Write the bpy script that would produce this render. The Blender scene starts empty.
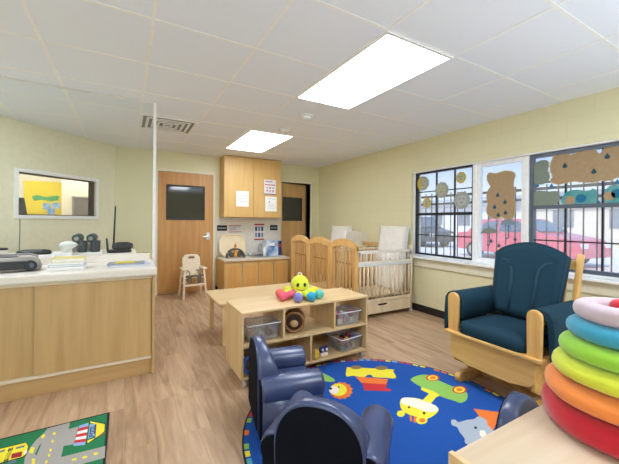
import bpy, bmesh, math, random
from mathutils import Vector, Matrix, Euler
random.seed(7)
PI = math.pi
SC = bpy.context.scene
COL = SC.collection
CEIL = 2.397

LAMP = 14.0
SKY = 1.35
SUN = 3.6
EXPO = 0.06
FILL = 46
# outlines on the rugs (floor metres) and on the windows (y, z metres)
RUGP = [('yellow', [(1.542, 2.08), (1.561, 2.113), (1.597, 2.156), (1.628, 2.188), (1.636, 2.203), (1.639, 2.205), (1.668, 2.186), (1.754, 2.13), (1.865, 2.053), (1.944, 1.994), (1.963, 1.974), (1.951, 1.971), (1.933, 1.961), (1.915, 1.927), (1.893, 1.887), (1.87, 1.864), (1.847, 1.869), (1.824, 1.889), (1.8, 1.91), (1.772, 1.927), (1.744, 1.946), (1.725, 1.962), (1.722, 1.974), (1.729, 1.985), (1.733, 1.994), (1.728, 2.003), (1.721, 2.011), (1.709, 2.014), (1.694, 2.009), (1.676, 2.0), (1.657, 1.999), (1.637, 2.014), (1.616, 2.038), (1.596, 2.058), (1.572, 2.065), (1.549, 2.069)]), ('brown', [(1.749, 2.142), (1.737, 2.133), (1.721, 2.128), (1.703, 2.129), (1.686, 2.136), (1.673, 2.146), (1.664, 2.159), (1.663, 2.173), (1.668, 2.186), (1.68, 2.196), (1.696, 2.2), (1.714, 2.2), (1.731, 2.193), (1.745, 2.182), (1.754, 2.169), (1.755, 2.155)]), ('brown', [(1.936, 2.027), (1.922, 2.018), (1.903, 2.014), (1.882, 2.016), (1.862, 2.023), (1.847, 2.035), (1.838, 2.049), (1.837, 2.064), (1.843, 2.078), (1.857, 2.088), (1.876, 2.092), (1.897, 2.091), (1.917, 2.083), (1.933, 2.071), (1.942, 2.056), (1.943, 2.041)]), ('orange', [(1.602, 2.04), (1.804, 1.882), (1.74, 1.831), (1.717, 1.821), (1.581, 1.929)]), ('red', [(1.584, 1.934), (1.738, 1.823), (1.688, 1.786), (1.713, 1.756), (1.689, 1.738), (1.547, 1.832), (1.525, 1.838), (1.542, 1.859)]), ('green', [(1.336, 2.23), (1.354, 2.238), (1.377, 2.235), (1.397, 2.224), (1.409, 2.203), (1.416, 2.175), (1.422, 2.146), (1.426, 2.115), (1.429, 2.084), (1.424, 2.063), (1.41, 2.056), (1.39, 2.058), (1.371, 2.068), (1.354, 2.088), (1.339, 2.115), (1.329, 2.143), (1.326, 2.174), (1.328, 2.207)]), ('redorange', [(1.366, 2.203), (1.354, 2.192), (1.338, 2.187), (1.32, 2.187), (1.302, 2.194), (1.287, 2.205), (1.277, 2.22), (1.274, 2.236), (1.278, 2.251), (1.289, 2.262), (1.305, 2.268), (1.323, 2.268), (1.342, 2.261), (1.357, 2.249), (1.367, 2.234), (1.37, 2.218)]), ('orange', [(1.444, 1.882), (1.434, 1.854), (1.407, 1.848), (1.387, 1.823), (1.365, 1.83), (1.339, 1.814), (1.326, 1.832), (1.301, 1.828), (1.299, 1.853), (1.279, 1.862), (1.289, 1.889), (1.278, 1.91), (1.299, 1.933), (1.3, 1.961), (1.327, 1.976), (1.342, 2.006), (1.369, 2.007), (1.394, 2.031), (1.414, 2.018), (1.443, 2.031), (1.45, 2.005), (1.477, 2.003), (1.47, 1.972), (1.487, 1.956), (1.467, 1.927), (1.471, 1.902)]), ('yellow', [(1.421, 1.907), (1.398, 1.883), (1.37, 1.867), (1.342, 1.862), (1.318, 1.868), (1.301, 1.885), (1.294, 1.909), (1.297, 1.938), (1.311, 1.968), (1.334, 1.994), (1.363, 2.011), (1.392, 2.018), (1.418, 2.012), (1.436, 1.994), (1.443, 1.967), (1.437, 1.937)]), ('cream', [(1.368, 1.93), (1.354, 1.915), (1.337, 1.905), (1.32, 1.901), (1.306, 1.904), (1.296, 1.914), (1.292, 1.929), (1.295, 1.947), (1.303, 1.966), (1.317, 1.982), (1.334, 1.993), (1.352, 1.997), (1.367, 1.994), (1.377, 1.984), (1.381, 1.968), (1.378, 1.949)]), ('black', [(1.337, 1.973), (1.332, 1.968), (1.327, 1.965), (1.321, 1.964), (1.316, 1.965), (1.313, 1.968), (1.311, 1.973), (1.312, 1.979), (1.314, 1.985), (1.318, 1.99), (1.324, 1.993), (1.33, 1.994), (1.335, 1.993), (1.338, 1.989), (1.34, 1.984), (1.339, 1.978)]), ('black', [(1.397, 1.964), (1.394, 1.961), (1.391, 1.959), (1.388, 1.958), (1.385, 1.959), (1.383, 1.961), (1.382, 1.964), (1.383, 1.968), (1.385, 1.971), (1.388, 1.975), (1.391, 1.977), (1.395, 1.978), (1.398, 1.977), (1.4, 1.975), (1.4, 1.972), (1.399, 1.968)]), ('green', [(1.961, 1.796), (1.992, 1.805), (2.032, 1.809), (2.069, 1.808), (2.099, 1.8), (2.125, 1.785), (2.141, 1.769), (2.143, 1.752), (2.135, 1.734), (2.13, 1.716), (2.131, 1.699), (2.133, 1.681), (2.137, 1.659), (2.141, 1.626), (2.146, 1.589), (2.152, 1.561), (2.164, 1.551), (2.177, 1.547), (2.184, 1.536), (2.181, 1.509), (2.172, 1.474), (2.156, 1.444), (2.129, 1.422), (2.097, 1.405), (2.067, 1.393), (2.042, 1.388), (2.019, 1.388), (2.003, 1.391), (1.997, 1.395), (1.996, 1.403), (1.993, 1.418), (1.981, 1.445), (1.964, 1.481), (1.951, 1.523), (1.943, 1.574), (1.939, 1.631), (1.936, 1.68), (1.935, 1.711), (1.936, 1.731), (1.939, 1.748), (1.942, 1.767), (1.947, 1.783)]), ('red', [(2.178, 1.697), (2.157, 1.685), (2.132, 1.68), (2.106, 1.68), (2.085, 1.688), (2.07, 1.7), (2.064, 1.717), (2.067, 1.735), (2.081, 1.751), (2.102, 1.764), (2.127, 1.77), (2.154, 1.77), (2.176, 1.763), (2.192, 1.749), (2.198, 1.732), (2.193, 1.714)]), ('yellow', [(2.166, 1.704), (2.15, 1.695), (2.131, 1.691), (2.112, 1.691), (2.096, 1.697), (2.084, 1.706), (2.08, 1.719), (2.083, 1.732), (2.093, 1.744), (2.109, 1.754), (2.128, 1.759), (2.148, 1.758), (2.165, 1.753), (2.176, 1.743), (2.18, 1.73), (2.177, 1.716)]), ('orange', [(2.152, 1.712), (2.142, 1.707), (2.13, 1.704), (2.119, 1.704), (2.109, 1.708), (2.102, 1.713), (2.1, 1.721), (2.101, 1.729), (2.108, 1.736), (2.117, 1.742), (2.129, 1.745), (2.14, 1.745), (2.15, 1.741), (2.157, 1.735), (2.16, 1.728), (2.158, 1.72)]), ('red', [(2.202, 1.479), (2.178, 1.467), (2.151, 1.462), (2.125, 1.463), (2.103, 1.47), (2.088, 1.483), (2.084, 1.499), (2.089, 1.516), (2.105, 1.532), (2.128, 1.544), (2.156, 1.551), (2.183, 1.55), (2.206, 1.543), (2.221, 1.53), (2.225, 1.513), (2.218, 1.495)]), ('yellow', [(2.19, 1.486), (2.172, 1.477), (2.151, 1.472), (2.132, 1.473), (2.115, 1.479), (2.104, 1.488), (2.101, 1.5), (2.105, 1.513), (2.117, 1.526), (2.134, 1.535), (2.155, 1.539), (2.176, 1.539), (2.193, 1.533), (2.204, 1.523), (2.207, 1.511), (2.202, 1.497)]), ('orange', [(2.175, 1.494), (2.164, 1.488), (2.152, 1.486), (2.14, 1.486), (2.13, 1.489), (2.124, 1.495), (2.122, 1.502), (2.124, 1.51), (2.131, 1.518), (2.142, 1.523), (2.154, 1.526), (2.167, 1.525), (2.177, 1.522), (2.183, 1.516), (2.185, 1.509), (2.182, 1.501)]), ('yellow', [(1.933, 1.667), (1.967, 1.583), (1.96, 1.524), (1.913, 1.521), (1.806, 1.481), (1.781, 1.535), (1.912, 1.578), (1.902, 1.644)]), ('yellow', [(1.679, 1.623), (1.696, 1.628), (1.712, 1.626), (1.729, 1.619), (1.752, 1.605), (1.777, 1.586), (1.797, 1.559), (1.811, 1.519), (1.82, 1.473), (1.82, 1.437), (1.81, 1.417), (1.792, 1.404), (1.767, 1.395), (1.731, 1.386), (1.69, 1.38), (1.656, 1.383), (1.634, 1.397), (1.617, 1.42), (1.604, 1.444), (1.593, 1.465), (1.585, 1.488), (1.584, 1.51), (1.591, 1.533), (1.605, 1.556), (1.622, 1.577), (1.64, 1.596), (1.66, 1.612)]), ('yellow', [(1.649, 1.371), (1.633, 1.361), (1.615, 1.356), (1.598, 1.355), (1.583, 1.36), (1.574, 1.368), (1.57, 1.38), (1.574, 1.394), (1.585, 1.407), (1.6, 1.417), (1.619, 1.423), (1.637, 1.424), (1.652, 1.42), (1.662, 1.41), (1.665, 1.398), (1.66, 1.384)]), ('orange', [(1.633, 1.375), (1.625, 1.37), (1.615, 1.367), (1.606, 1.366), (1.598, 1.369), (1.593, 1.374), (1.591, 1.38), (1.593, 1.387), (1.599, 1.394), (1.607, 1.399), (1.616, 1.402), (1.626, 1.403), (1.634, 1.4), (1.639, 1.395), (1.641, 1.389), (1.639, 1.382)]), ('yellow', [(1.574, 1.487), (1.563, 1.479), (1.55, 1.474), (1.537, 1.473), (1.526, 1.476), (1.52, 1.483), (1.518, 1.492), (1.521, 1.502), (1.528, 1.513), (1.54, 1.521), (1.553, 1.527), (1.566, 1.528), (1.577, 1.525), (1.584, 1.518), (1.586, 1.509), (1.582, 1.498)]), ('orange', [(1.59, 1.465), (1.594, 1.449), (1.552, 1.407), (1.545, 1.419)]), ('orange', [(1.606, 1.442), (1.61, 1.427), (1.562, 1.388), (1.556, 1.4)]), ('cream', [(1.684, 1.621), (1.698, 1.626), (1.713, 1.626), (1.729, 1.619), (1.749, 1.603), (1.771, 1.58), (1.79, 1.553), (1.806, 1.519), (1.82, 1.481), (1.824, 1.45), (1.816, 1.429), (1.8, 1.414), (1.781, 1.406), (1.76, 1.408), (1.735, 1.417), (1.715, 1.432), (1.701, 1.455), (1.691, 1.486), (1.681, 1.514), (1.667, 1.538), (1.652, 1.56), (1.645, 1.579), (1.652, 1.597), (1.667, 1.611)]), ('black', [(1.657, 1.521), (1.653, 1.518), (1.648, 1.516), (1.644, 1.515), (1.641, 1.516), (1.639, 1.518), (1.639, 1.521), (1.641, 1.525), (1.644, 1.529), (1.649, 1.532), (1.653, 1.534), (1.657, 1.535), (1.661, 1.534), (1.663, 1.532), (1.663, 1.529), (1.661, 1.525)]), ('black', [(1.694, 1.427), (1.689, 1.423), (1.683, 1.421), (1.678, 1.42), (1.675, 1.421), (1.673, 1.423), (1.673, 1.427), (1.675, 1.431), (1.679, 1.435), (1.684, 1.439), (1.689, 1.441), (1.694, 1.442), (1.698, 1.441), (1.7, 1.439), (1.7, 1.435), (1.698, 1.431)]), ('orange', [(2.017, 1.305), (2.14, 1.188), (2.072, 1.171), (1.885, 1.101), (1.915, 1.156)]), ('grey', [(1.775, 1.296), (1.785, 1.298), (1.795, 1.294), (1.802, 1.289), (1.801, 1.281), (1.797, 1.27), (1.8, 1.262), (1.819, 1.257), (1.844, 1.254), (1.868, 1.25), (1.884, 1.244), (1.897, 1.238), (1.912, 1.234), (1.93, 1.235), (1.949, 1.239), (1.963, 1.237), (1.972, 1.225), (1.975, 1.207), (1.973, 1.191), (1.963, 1.181), (1.946, 1.171), (1.931, 1.159), (1.921, 1.141), (1.913, 1.12), (1.902, 1.103), (1.889, 1.093), (1.874, 1.086), (1.856, 1.084), (1.833, 1.087), (1.808, 1.095), (1.779, 1.1), (1.743, 1.098), (1.705, 1.094), (1.677, 1.094), (1.664, 1.102), (1.662, 1.114), (1.664, 1.126), (1.671, 1.134), (1.684, 1.141), (1.696, 1.15), (1.705, 1.166), (1.714, 1.185), (1.723, 1.203), (1.733, 1.215), (1.743, 1.226), (1.749, 1.236), (1.747, 1.246), (1.741, 1.255), (1.74, 1.265), (1.749, 1.276), (1.762, 1.288)]), ('black', [(1.849, 1.173), (1.844, 1.17), (1.838, 1.169), (1.833, 1.169), (1.829, 1.17), (1.827, 1.172), (1.827, 1.175), (1.829, 1.179), (1.833, 1.182), (1.838, 1.185), (1.843, 1.186), (1.849, 1.186), (1.853, 1.185), (1.855, 1.183), (1.855, 1.18), (1.853, 1.176)]), ('cream', [(1.832, 1.147), (1.845, 1.147), (1.857, 1.143), (1.862, 1.137), (1.857, 1.128), (1.846, 1.116), (1.834, 1.107), (1.82, 1.102), (1.805, 1.099), (1.795, 1.1), (1.791, 1.105), (1.793, 1.112), (1.797, 1.12), (1.807, 1.13), (1.82, 1.14)])]
GRGP = [('gcar', [(-0.392, 2.411), (-0.285, 2.417), (-0.282, 2.342), (-0.235, 2.347), (-0.24, 2.172), (-0.285, 2.182), (-0.282, 2.086), (-0.087, 2.072), (-0.085, 1.971), (-0.175, 1.976), (-0.272, 1.981), (-0.425, 1.996), (-0.436, 2.117), (-0.445, 2.177), (-0.439, 2.25), (-0.426, 2.315), (-0.4, 2.369)]), ('dkgreen', [(-0.393, 2.269), (-0.395, 2.161), (-0.405, 2.179), (-0.401, 2.25)]), ('yellow', [(-0.39, 2.343), (-0.405, 2.361), (-0.408, 2.327), (-0.394, 2.312)]), ('yellow', [(-0.417, 2.24), (-0.434, 2.259), (-0.435, 2.209), (-0.416, 2.19)]), ('yellow', [(-0.395, 2.135), (-0.412, 2.149), (-0.402, 2.099), (-0.389, 2.091)]), ('yellow', [(-0.355, 2.35), (-0.344, 2.348), (-0.341, 2.319), (-0.353, 2.323)]), ('yellow', [(-0.35, 2.275), (-0.34, 2.273), (-0.337, 2.246), (-0.348, 2.25)]), ('yellow', [(-0.346, 2.191), (-0.336, 2.189), (-0.334, 2.164), (-0.344, 2.168)]), ('yellow', [(-0.345, 2.146), (-0.335, 2.144), (-0.333, 2.12), (-0.343, 2.124)]), ('yellow', [(-0.348, 2.096), (-0.338, 2.094), (-0.336, 2.071), (-0.346, 2.075)]), ('yellow', [(-0.231, 2.043), (-0.211, 2.041), (-0.208, 2.023), (-0.228, 2.024)]), ('yellow', [(-0.186, 2.036), (-0.166, 2.035), (-0.164, 2.016), (-0.184, 2.018)]), ('yellow', [(-0.138, 2.039), (-0.118, 2.037), (-0.116, 2.018), (-0.136, 2.02)]), ('ltblue', [(-0.238, 2.156), (-0.184, 2.136), (-0.184, 2.165), (-0.238, 2.181)]), ('red', [(-0.238, 2.181), (-0.184, 2.165), (-0.185, 2.195), (-0.237, 2.208)]), ('white', [(-0.237, 2.208), (-0.185, 2.195), (-0.185, 2.225), (-0.236, 2.235)]), ('red', [(-0.236, 2.235), (-0.185, 2.225), (-0.185, 2.257), (-0.235, 2.263)]), ('white', [(-0.235, 2.263), (-0.185, 2.257), (-0.185, 2.29), (-0.234, 2.292)]), ('red', [(-0.234, 2.292), (-0.185, 2.29), (-0.185, 2.323), (-0.233, 2.321)]), ('ltblue', [(-0.233, 2.321), (-0.185, 2.323), (-0.186, 2.358), (-0.232, 2.352)]), ('ltblue', [(-0.175, 2.187), (-0.14, 2.19), (-0.143, 2.324), (-0.179, 2.339)]), ('black', [(-0.186, 2.387), (-0.096, 2.3), (-0.096, 2.209), (-0.117, 2.184), (-0.177, 2.134), (-0.181, 2.155), (-0.144, 2.181), (-0.149, 2.325), (-0.184, 2.354)]), ('yellow', [(-0.181, 2.374), (-0.1, 2.295), (-0.099, 2.217), (-0.119, 2.194), (-0.174, 2.143), (-0.175, 2.172), (-0.14, 2.176), (-0.144, 2.319), (-0.176, 2.35)]), ('red', [(-0.118, 2.194), (-0.097, 2.21), (-0.096, 2.202), (-0.132, 2.174)]), ('navy', [(-0.144, 2.194), (-0.144, 2.201), (-0.171, 2.203), (-0.171, 2.196)]), ('navy', [(-0.165, 2.196), (-0.166, 2.221), (-0.171, 2.222), (-0.171, 2.196)]), ('navy', [(-0.155, 2.195), (-0.156, 2.22), (-0.161, 2.221), (-0.16, 2.195)]), ('navy', [(-0.156, 2.214), (-0.156, 2.221), (-0.171, 2.223), (-0.171, 2.215)]), ('navy', [(-0.145, 2.225), (-0.145, 2.231), (-0.172, 2.236), (-0.172, 2.229)]), ('navy', [(-0.145, 2.243), (-0.145, 2.25), (-0.172, 2.257), (-0.172, 2.249)]), ('navy', [(-0.145, 2.225), (-0.145, 2.25), (-0.151, 2.251), (-0.15, 2.226)]), ('navy', [(-0.166, 2.228), (-0.167, 2.255), (-0.172, 2.257), (-0.172, 2.229)]), ('navy', [(-0.146, 2.256), (-0.146, 2.263), (-0.173, 2.27), (-0.173, 2.263)]), ('navy', [(-0.146, 2.275), (-0.146, 2.282), (-0.174, 2.291), (-0.173, 2.284)]), ('navy', [(-0.146, 2.256), (-0.146, 2.282), (-0.152, 2.284), (-0.151, 2.257)]), ('navy', [(-0.167, 2.261), (-0.168, 2.29), (-0.174, 2.291), (-0.173, 2.263)]), ('navy', [(-0.146, 2.288), (-0.146, 2.295), (-0.174, 2.306), (-0.174, 2.298)]), ('navy', [(-0.146, 2.288), (-0.147, 2.315), (-0.153, 2.317), (-0.152, 2.29)]), ('black', [(-0.604, 2.325), (-0.469, 2.321), (-0.446, 2.266), (-0.443, 2.187), (-0.453, 2.176), (-0.564, 2.176)]), ('yellow', [(-0.601, 2.317), (-0.469, 2.314), (-0.45, 2.268), (-0.448, 2.196), (-0.457, 2.185), (-0.567, 2.185)]), ('dkred', [(-0.511, 2.24), (-0.468, 2.237), (-0.461, 2.189), (-0.504, 2.196)]), ('slate', [(-0.506, 2.292), (-0.469, 2.293), (-0.468, 2.273), (-0.505, 2.275)]), ('slate', [(-0.58, 2.299), (-0.551, 2.301), (-0.549, 2.281), (-0.578, 2.283)]), ('slate', [(-0.509, 2.178), (-0.479, 2.177), (-0.475, 2.15), (-0.506, 2.156)]), ('cream', [(-0.459, 2.236), (-0.447, 2.24), (-0.445, 2.206), (-0.454, 2.2)]), ('black', [(-0.53, 2.181), (-0.525, 2.181), (-0.526, 2.203), (-0.531, 2.203)]), ('black', [(-0.536, 2.274), (-0.53, 2.274), (-0.532, 2.299), (-0.537, 2.298)]), ('black', [(-0.531, 2.203), (-0.529, 2.203), (-0.53, 2.274), (-0.532, 2.274)]), ('black', [(-0.523, 2.18), (-0.522, 2.18), (-0.529, 2.299), (-0.53, 2.299)]), ('black', [(-0.52, 2.18), (-0.518, 2.18), (-0.525, 2.299), (-0.526, 2.299)]), ('black', [(-0.523, 2.18), (-0.518, 2.18), (-0.52, 2.203), (-0.525, 2.203)]), ('black', [(-0.529, 2.274), (-0.523, 2.274), (-0.525, 2.299), (-0.53, 2.299)]), ('black', [(-0.517, 2.18), (-0.516, 2.18), (-0.522, 2.3), (-0.523, 2.3)]), ('black', [(-0.514, 2.179), (-0.512, 2.179), (-0.518, 2.3), (-0.519, 2.3)]), ('black', [(-0.517, 2.18), (-0.512, 2.179), (-0.513, 2.202), (-0.518, 2.203)]), ('black', [(-0.522, 2.274), (-0.516, 2.275), (-0.518, 2.3), (-0.523, 2.3)])]
DECS = [('d0', 'circ', (3.157, 1.796), (0.10400000000000009, 0.10099999999999998)), ('d1', 'circ', (2.843, 1.679), (0.1030000000000002, 0.10499999999999998)), ('d2', 'circ', (2.56, 1.812), (0.06800000000000006, 0.07199999999999984)), ('d3', 'circ', (3.083, 1.519), (0.07099999999999973, 0.06900000000000017)), ('d4', 'circ', (2.547, 1.526), (0.11299999999999999, 0.10799999999999987)), ('cloud', 'poly', [(2.223, 1.787), (2.217, 1.802), (2.207, 1.815), (2.193, 1.822), (2.171, 1.818), (2.145, 1.809), (2.118, 1.804), (2.09, 1.809), (2.06, 1.817), (2.031, 1.822), (2.002, 1.819), (1.972, 1.812), (1.948, 1.802), (1.932, 1.792), (1.922, 1.779), (1.916, 1.765), (1.917, 1.748), (1.923, 1.729), (1.929, 1.71), (1.932, 1.692), (1.934, 1.673), (1.934, 1.654), (1.928, 1.636), (1.919, 1.618), (1.915, 1.597), (1.917, 1.57), (1.924, 1.541), (1.927, 1.513), (1.923, 1.491), (1.917, 1.47), (1.913, 1.442), (1.914, 1.401), (1.918, 1.353), (1.928, 1.317), (1.948, 1.298), (1.974, 1.29), (1.999, 1.289), (2.019, 1.296), (2.037, 1.31), (2.056, 1.318), (2.074, 1.312), (2.092, 1.3), (2.113, 1.295), (2.143, 1.302), (2.177, 1.316), (2.204, 1.334), (2.217, 1.357), (2.224, 1.384), (2.226, 1.41), (2.222, 1.43), (2.215, 1.449), (2.211, 1.469), (2.215, 1.494), (2.223, 1.52), (2.227, 1.546), (2.225, 1.572), (2.219, 1.598), (2.212, 1.62), (2.201, 1.636), (2.188, 1.648), (2.182, 1.662), (2.19, 1.682), (2.204, 1.704), (2.216, 1.726), (2.222, 1.747), (2.224, 1.768)], [(2.098, 1.561), (2.017, 1.478), (2.132, 1.428), (2.011, 1.36), (2.09, 1.336)]), ('umb1', 'poly', [(2.302, 1.114), (2.264, 1.167), (2.187, 1.193), (2.118, 1.171), (2.083, 1.128), (2.138, 1.132), (2.192, 1.118), (2.248, 1.128)], [(2.189, 1.124), (2.188, 0.996)]), ('umb2', 'poly', [(2.078, 1.225), (2.041, 1.271), (1.971, 1.289), (1.917, 1.266), (1.89, 1.227), (1.936, 1.232), (1.979, 1.223), (2.026, 1.234)], [(1.979, 1.226), (1.978, 1.084)]), ('wdrops', 'pts', [(1.91, 1.07), (2.081, 0.991), (2.17, 1.036)], 0), ('grey1', 'poly', [(1.73, 1.86), (1.71, 1.872), (1.684, 1.88), (1.659, 1.884), (1.638, 1.884), (1.619, 1.879), (1.605, 1.87), (1.598, 1.856), (1.596, 1.838), (1.596, 1.821), (1.598, 1.805), (1.603, 1.79), (1.604, 1.774), (1.599, 1.758), (1.591, 1.741), (1.587, 1.724), (1.587, 1.705), (1.59, 1.685), (1.598, 1.668), (1.614, 1.655), (1.635, 1.644), (1.658, 1.639), (1.682, 1.641), (1.708, 1.648), (1.728, 1.658), (1.741, 1.668), (1.748, 1.68), (1.75, 1.694), (1.745, 1.712), (1.735, 1.732), (1.729, 1.751), (1.734, 1.768), (1.742, 1.785), (1.747, 1.803), (1.746, 1.823), (1.741, 1.843)], []), ('grey2', 'poly', [(1.736, 1.553), (1.72, 1.566), (1.699, 1.575), (1.674, 1.578), (1.647, 1.575), (1.617, 1.568), (1.589, 1.562), (1.564, 1.562), (1.542, 1.564), (1.524, 1.561), (1.511, 1.547), (1.503, 1.528), (1.499, 1.509), (1.5, 1.49), (1.505, 1.471), (1.515, 1.453), (1.529, 1.438), (1.548, 1.424), (1.571, 1.414), (1.603, 1.41), (1.64, 1.41), (1.673, 1.412), (1.702, 1.417), (1.726, 1.424), (1.745, 1.435), (1.753, 1.449), (1.755, 1.466), (1.754, 1.485), (1.752, 1.508), (1.747, 1.533)], []), ('tan', 'poly', [(1.575, 1.837), (1.568, 1.861), (1.558, 1.886), (1.542, 1.907), (1.518, 1.924), (1.489, 1.936), (1.463, 1.94), (1.444, 1.927), (1.428, 1.905), (1.409, 1.893), (1.383, 1.902), (1.353, 1.919), (1.328, 1.932), (1.312, 1.936), (1.3, 1.936), (1.286, 1.933), (1.267, 1.927), (1.247, 1.919), (1.23, 1.909), (1.22, 1.892), (1.213, 1.873), (1.203, 1.866), (1.189, 1.88), (1.173, 1.905), (1.158, 1.925), (1.143, 1.934), (1.128, 1.938), (1.113, 1.936), (1.098, 1.927), (1.083, 1.913), (1.069, 1.904), (1.054, 1.908), (1.039, 1.916), (1.027, 1.915), (1.016, 1.898), (1.007, 1.872), (1.002, 1.846), (1.007, 1.826), (1.015, 1.807), (1.02, 1.785), (1.014, 1.758), (1.004, 1.729), (0.999, 1.702), (1.005, 1.675), (1.017, 1.649), (1.031, 1.633), (1.046, 1.634), (1.063, 1.644), (1.08, 1.65), (1.094, 1.644), (1.108, 1.634), (1.123, 1.627), (1.144, 1.627), (1.167, 1.631), (1.188, 1.634), (1.207, 1.63), (1.223, 1.625), (1.242, 1.622), (1.264, 1.623), (1.288, 1.625), (1.312, 1.629), (1.334, 1.635), (1.357, 1.642), (1.385, 1.646), (1.424, 1.641), (1.469, 1.633), (1.508, 1.63), (1.537, 1.638), (1.56, 1.651), (1.573, 1.665), (1.573, 1.679), (1.563, 1.694), (1.557, 1.711), (1.562, 1.729), (1.571, 1.749), (1.577, 1.77), (1.579, 1.792), (1.579, 1.814)], [(1.459, 1.801), (1.239, 1.717), (1.147, 1.836)]), ('teal1', 'poly', [(1.483, 1.48), (1.477, 1.5), (1.467, 1.523), (1.452, 1.542), (1.431, 1.554), (1.405, 1.561), (1.377, 1.564), (1.345, 1.558), (1.311, 1.548), (1.283, 1.542), (1.265, 1.548), (1.252, 1.558), (1.242, 1.562), (1.231, 1.555), (1.223, 1.543), (1.217, 1.525), (1.215, 1.498), (1.216, 1.466), (1.22, 1.439), (1.228, 1.423), (1.238, 1.413), (1.254, 1.406), (1.278, 1.404), (1.308, 1.404), (1.339, 1.406), (1.375, 1.407), (1.412, 1.409), (1.444, 1.413), (1.464, 1.423), (1.478, 1.436), (1.486, 1.448), (1.49, 1.458), (1.488, 1.467)], [(1.418, 1.467), (1.332, 1.48)]), ('teal2', 'poly', [(1.159, 1.538), (1.151, 1.552), (1.138, 1.567), (1.123, 1.577), (1.107, 1.58), (1.09, 1.58), (1.073, 1.577), (1.056, 1.574), (1.04, 1.568), (1.024, 1.559), (1.01, 1.546), (0.997, 1.529), (0.989, 1.508), (0.986, 1.482), (0.987, 1.453), (0.994, 1.429), (1.007, 1.413), (1.026, 1.401), (1.047, 1.395), (1.072, 1.396), (1.099, 1.402), (1.122, 1.41), (1.14, 1.419), (1.155, 1.432), (1.163, 1.445), (1.162, 1.461), (1.155, 1.479), (1.151, 1.495), (1.154, 1.51), (1.159, 1.524)], [(1.129, 1.489), (1.079, 1.507)]), ('drops3', 'pts', [(1.696, 1.633), (1.57, 1.617), (1.203, 1.43), (1.079, 1.605)], 0)]
# ------------------------------------------------------------------ materials
def lin(h):
    h = h.lstrip('#')
    v = [int(h[i:i+2], 16)/255 for i in (0, 2, 4)]
    return tuple((c/12.92 if c <= .04045 else ((c+.055)/1.055)**2.4) for c in v) + (1,)
MATS = {}
def base_mat(name):
    m = bpy.data.materials.new(name); m.use_nodes = True
    nt = m.node_tree; nt.nodes.clear()
    out = nt.nodes.new('ShaderNodeOutputMaterial'); b = nt.nodes.new('ShaderNodeBsdfPrincipled')
    nt.links.new(b.outputs[0], out.inputs[0])
    return m, nt, b, out
def mat(name, col, rough=.6, metal=0, col2=None, scale=20, stretch=(1, 1, 1), bump=0, detail=4, coat=0, sheen=0, spec=.5):
    if name in MATS: return MATS[name]
    m, nt, b, out = base_mat(name)
    b.inputs['Roughness'].default_value = rough; b.inputs['Metallic'].default_value = metal
    b.inputs['Coat Weight'].default_value = coat; b.inputs['Sheen Weight'].default_value = sheen
    b.inputs['Specular IOR Level'].default_value = spec
    tc = nt.nodes.new('ShaderNodeTexCoord'); mp = nt.nodes.new('ShaderNodeMapping'); nz = nt.nodes.new('ShaderNodeTexNoise')
    mp.inputs['Scale'].default_value = stretch; nz.inputs['Scale'].default_value = scale; nz.inputs['Detail'].default_value = detail
    nt.links.new(tc.outputs['Object'], mp.inputs[0]); nt.links.new(mp.outputs[0], nz.inputs['Vector'])
    rp = nt.nodes.new('ShaderNodeValToRGB')
    c1 = lin(col); c2 = lin(col2) if col2 else tuple(x*.93 for x in c1[:3]) + (1,)
    rp.color_ramp.elements[0].position = .32; rp.color_ramp.elements[0].color = c2
    rp.color_ramp.elements[1].position = .68; rp.color_ramp.elements[1].color = c1
    nt.links.new(nz.outputs['Fac'], rp.inputs[0]); nt.links.new(rp.outputs[0], b.inputs['Base Color'])
    if bump:
        bp = nt.nodes.new('ShaderNodeBump'); bp.inputs['Strength'].default_value = bump; bp.inputs['Distance'].default_value = .01
        nt.links.new(nz.outputs['Fac'], bp.inputs['Height']); nt.links.new(bp.outputs[0], b.inputs['Normal'])
    MATS[name] = m
    return m
def block_wall(name, col, axis):
    m, nt, b, out = base_mat(name)
    b.inputs['Roughness'].default_value = .55
    tc = nt.nodes.new('ShaderNodeTexCoord'); sp = nt.nodes.new('ShaderNodeSeparateXYZ'); cb = nt.nodes.new('ShaderNodeCombineXYZ')
    br = nt.nodes.new('ShaderNodeTexBrick')
    nt.links.new(tc.outputs['Object'], sp.inputs[0])
    nt.links.new(sp.outputs[axis], cb.inputs[0]); nt.links.new(sp.outputs['Z'], cb.inputs[1])
    nt.links.new(cb.outputs[0], br.inputs['Vector'])
    c = lin(col)
    br.inputs['Color1'].default_value = c; br.inputs['Color2'].default_value = tuple(x*.985 for x in c[:3]) + (1,)
    br.inputs['Mortar'].default_value = tuple(x*.93 for x in c[:3]) + (1,)
    br.inputs['Scale'].default_value = 1; br.inputs['Brick Width'].default_value = .405; br.inputs['Row Height'].default_value = .2025
    br.inputs['Mortar Size'].default_value = .004; br.inputs['Mortar Smooth'].default_value = .6
    nt.links.new(br.outputs['Color'], b.inputs['Base Color'])
    bp = nt.nodes.new('ShaderNodeBump'); bp.inputs['Strength'].default_value = .25; bp.inputs['Distance'].default_value = .004; bp.invert = True
    nt.links.new(br.outputs['Fac'], bp.inputs['Height']); nt.links.new(bp.outputs[0], b.inputs['Normal'])
    return m
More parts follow.
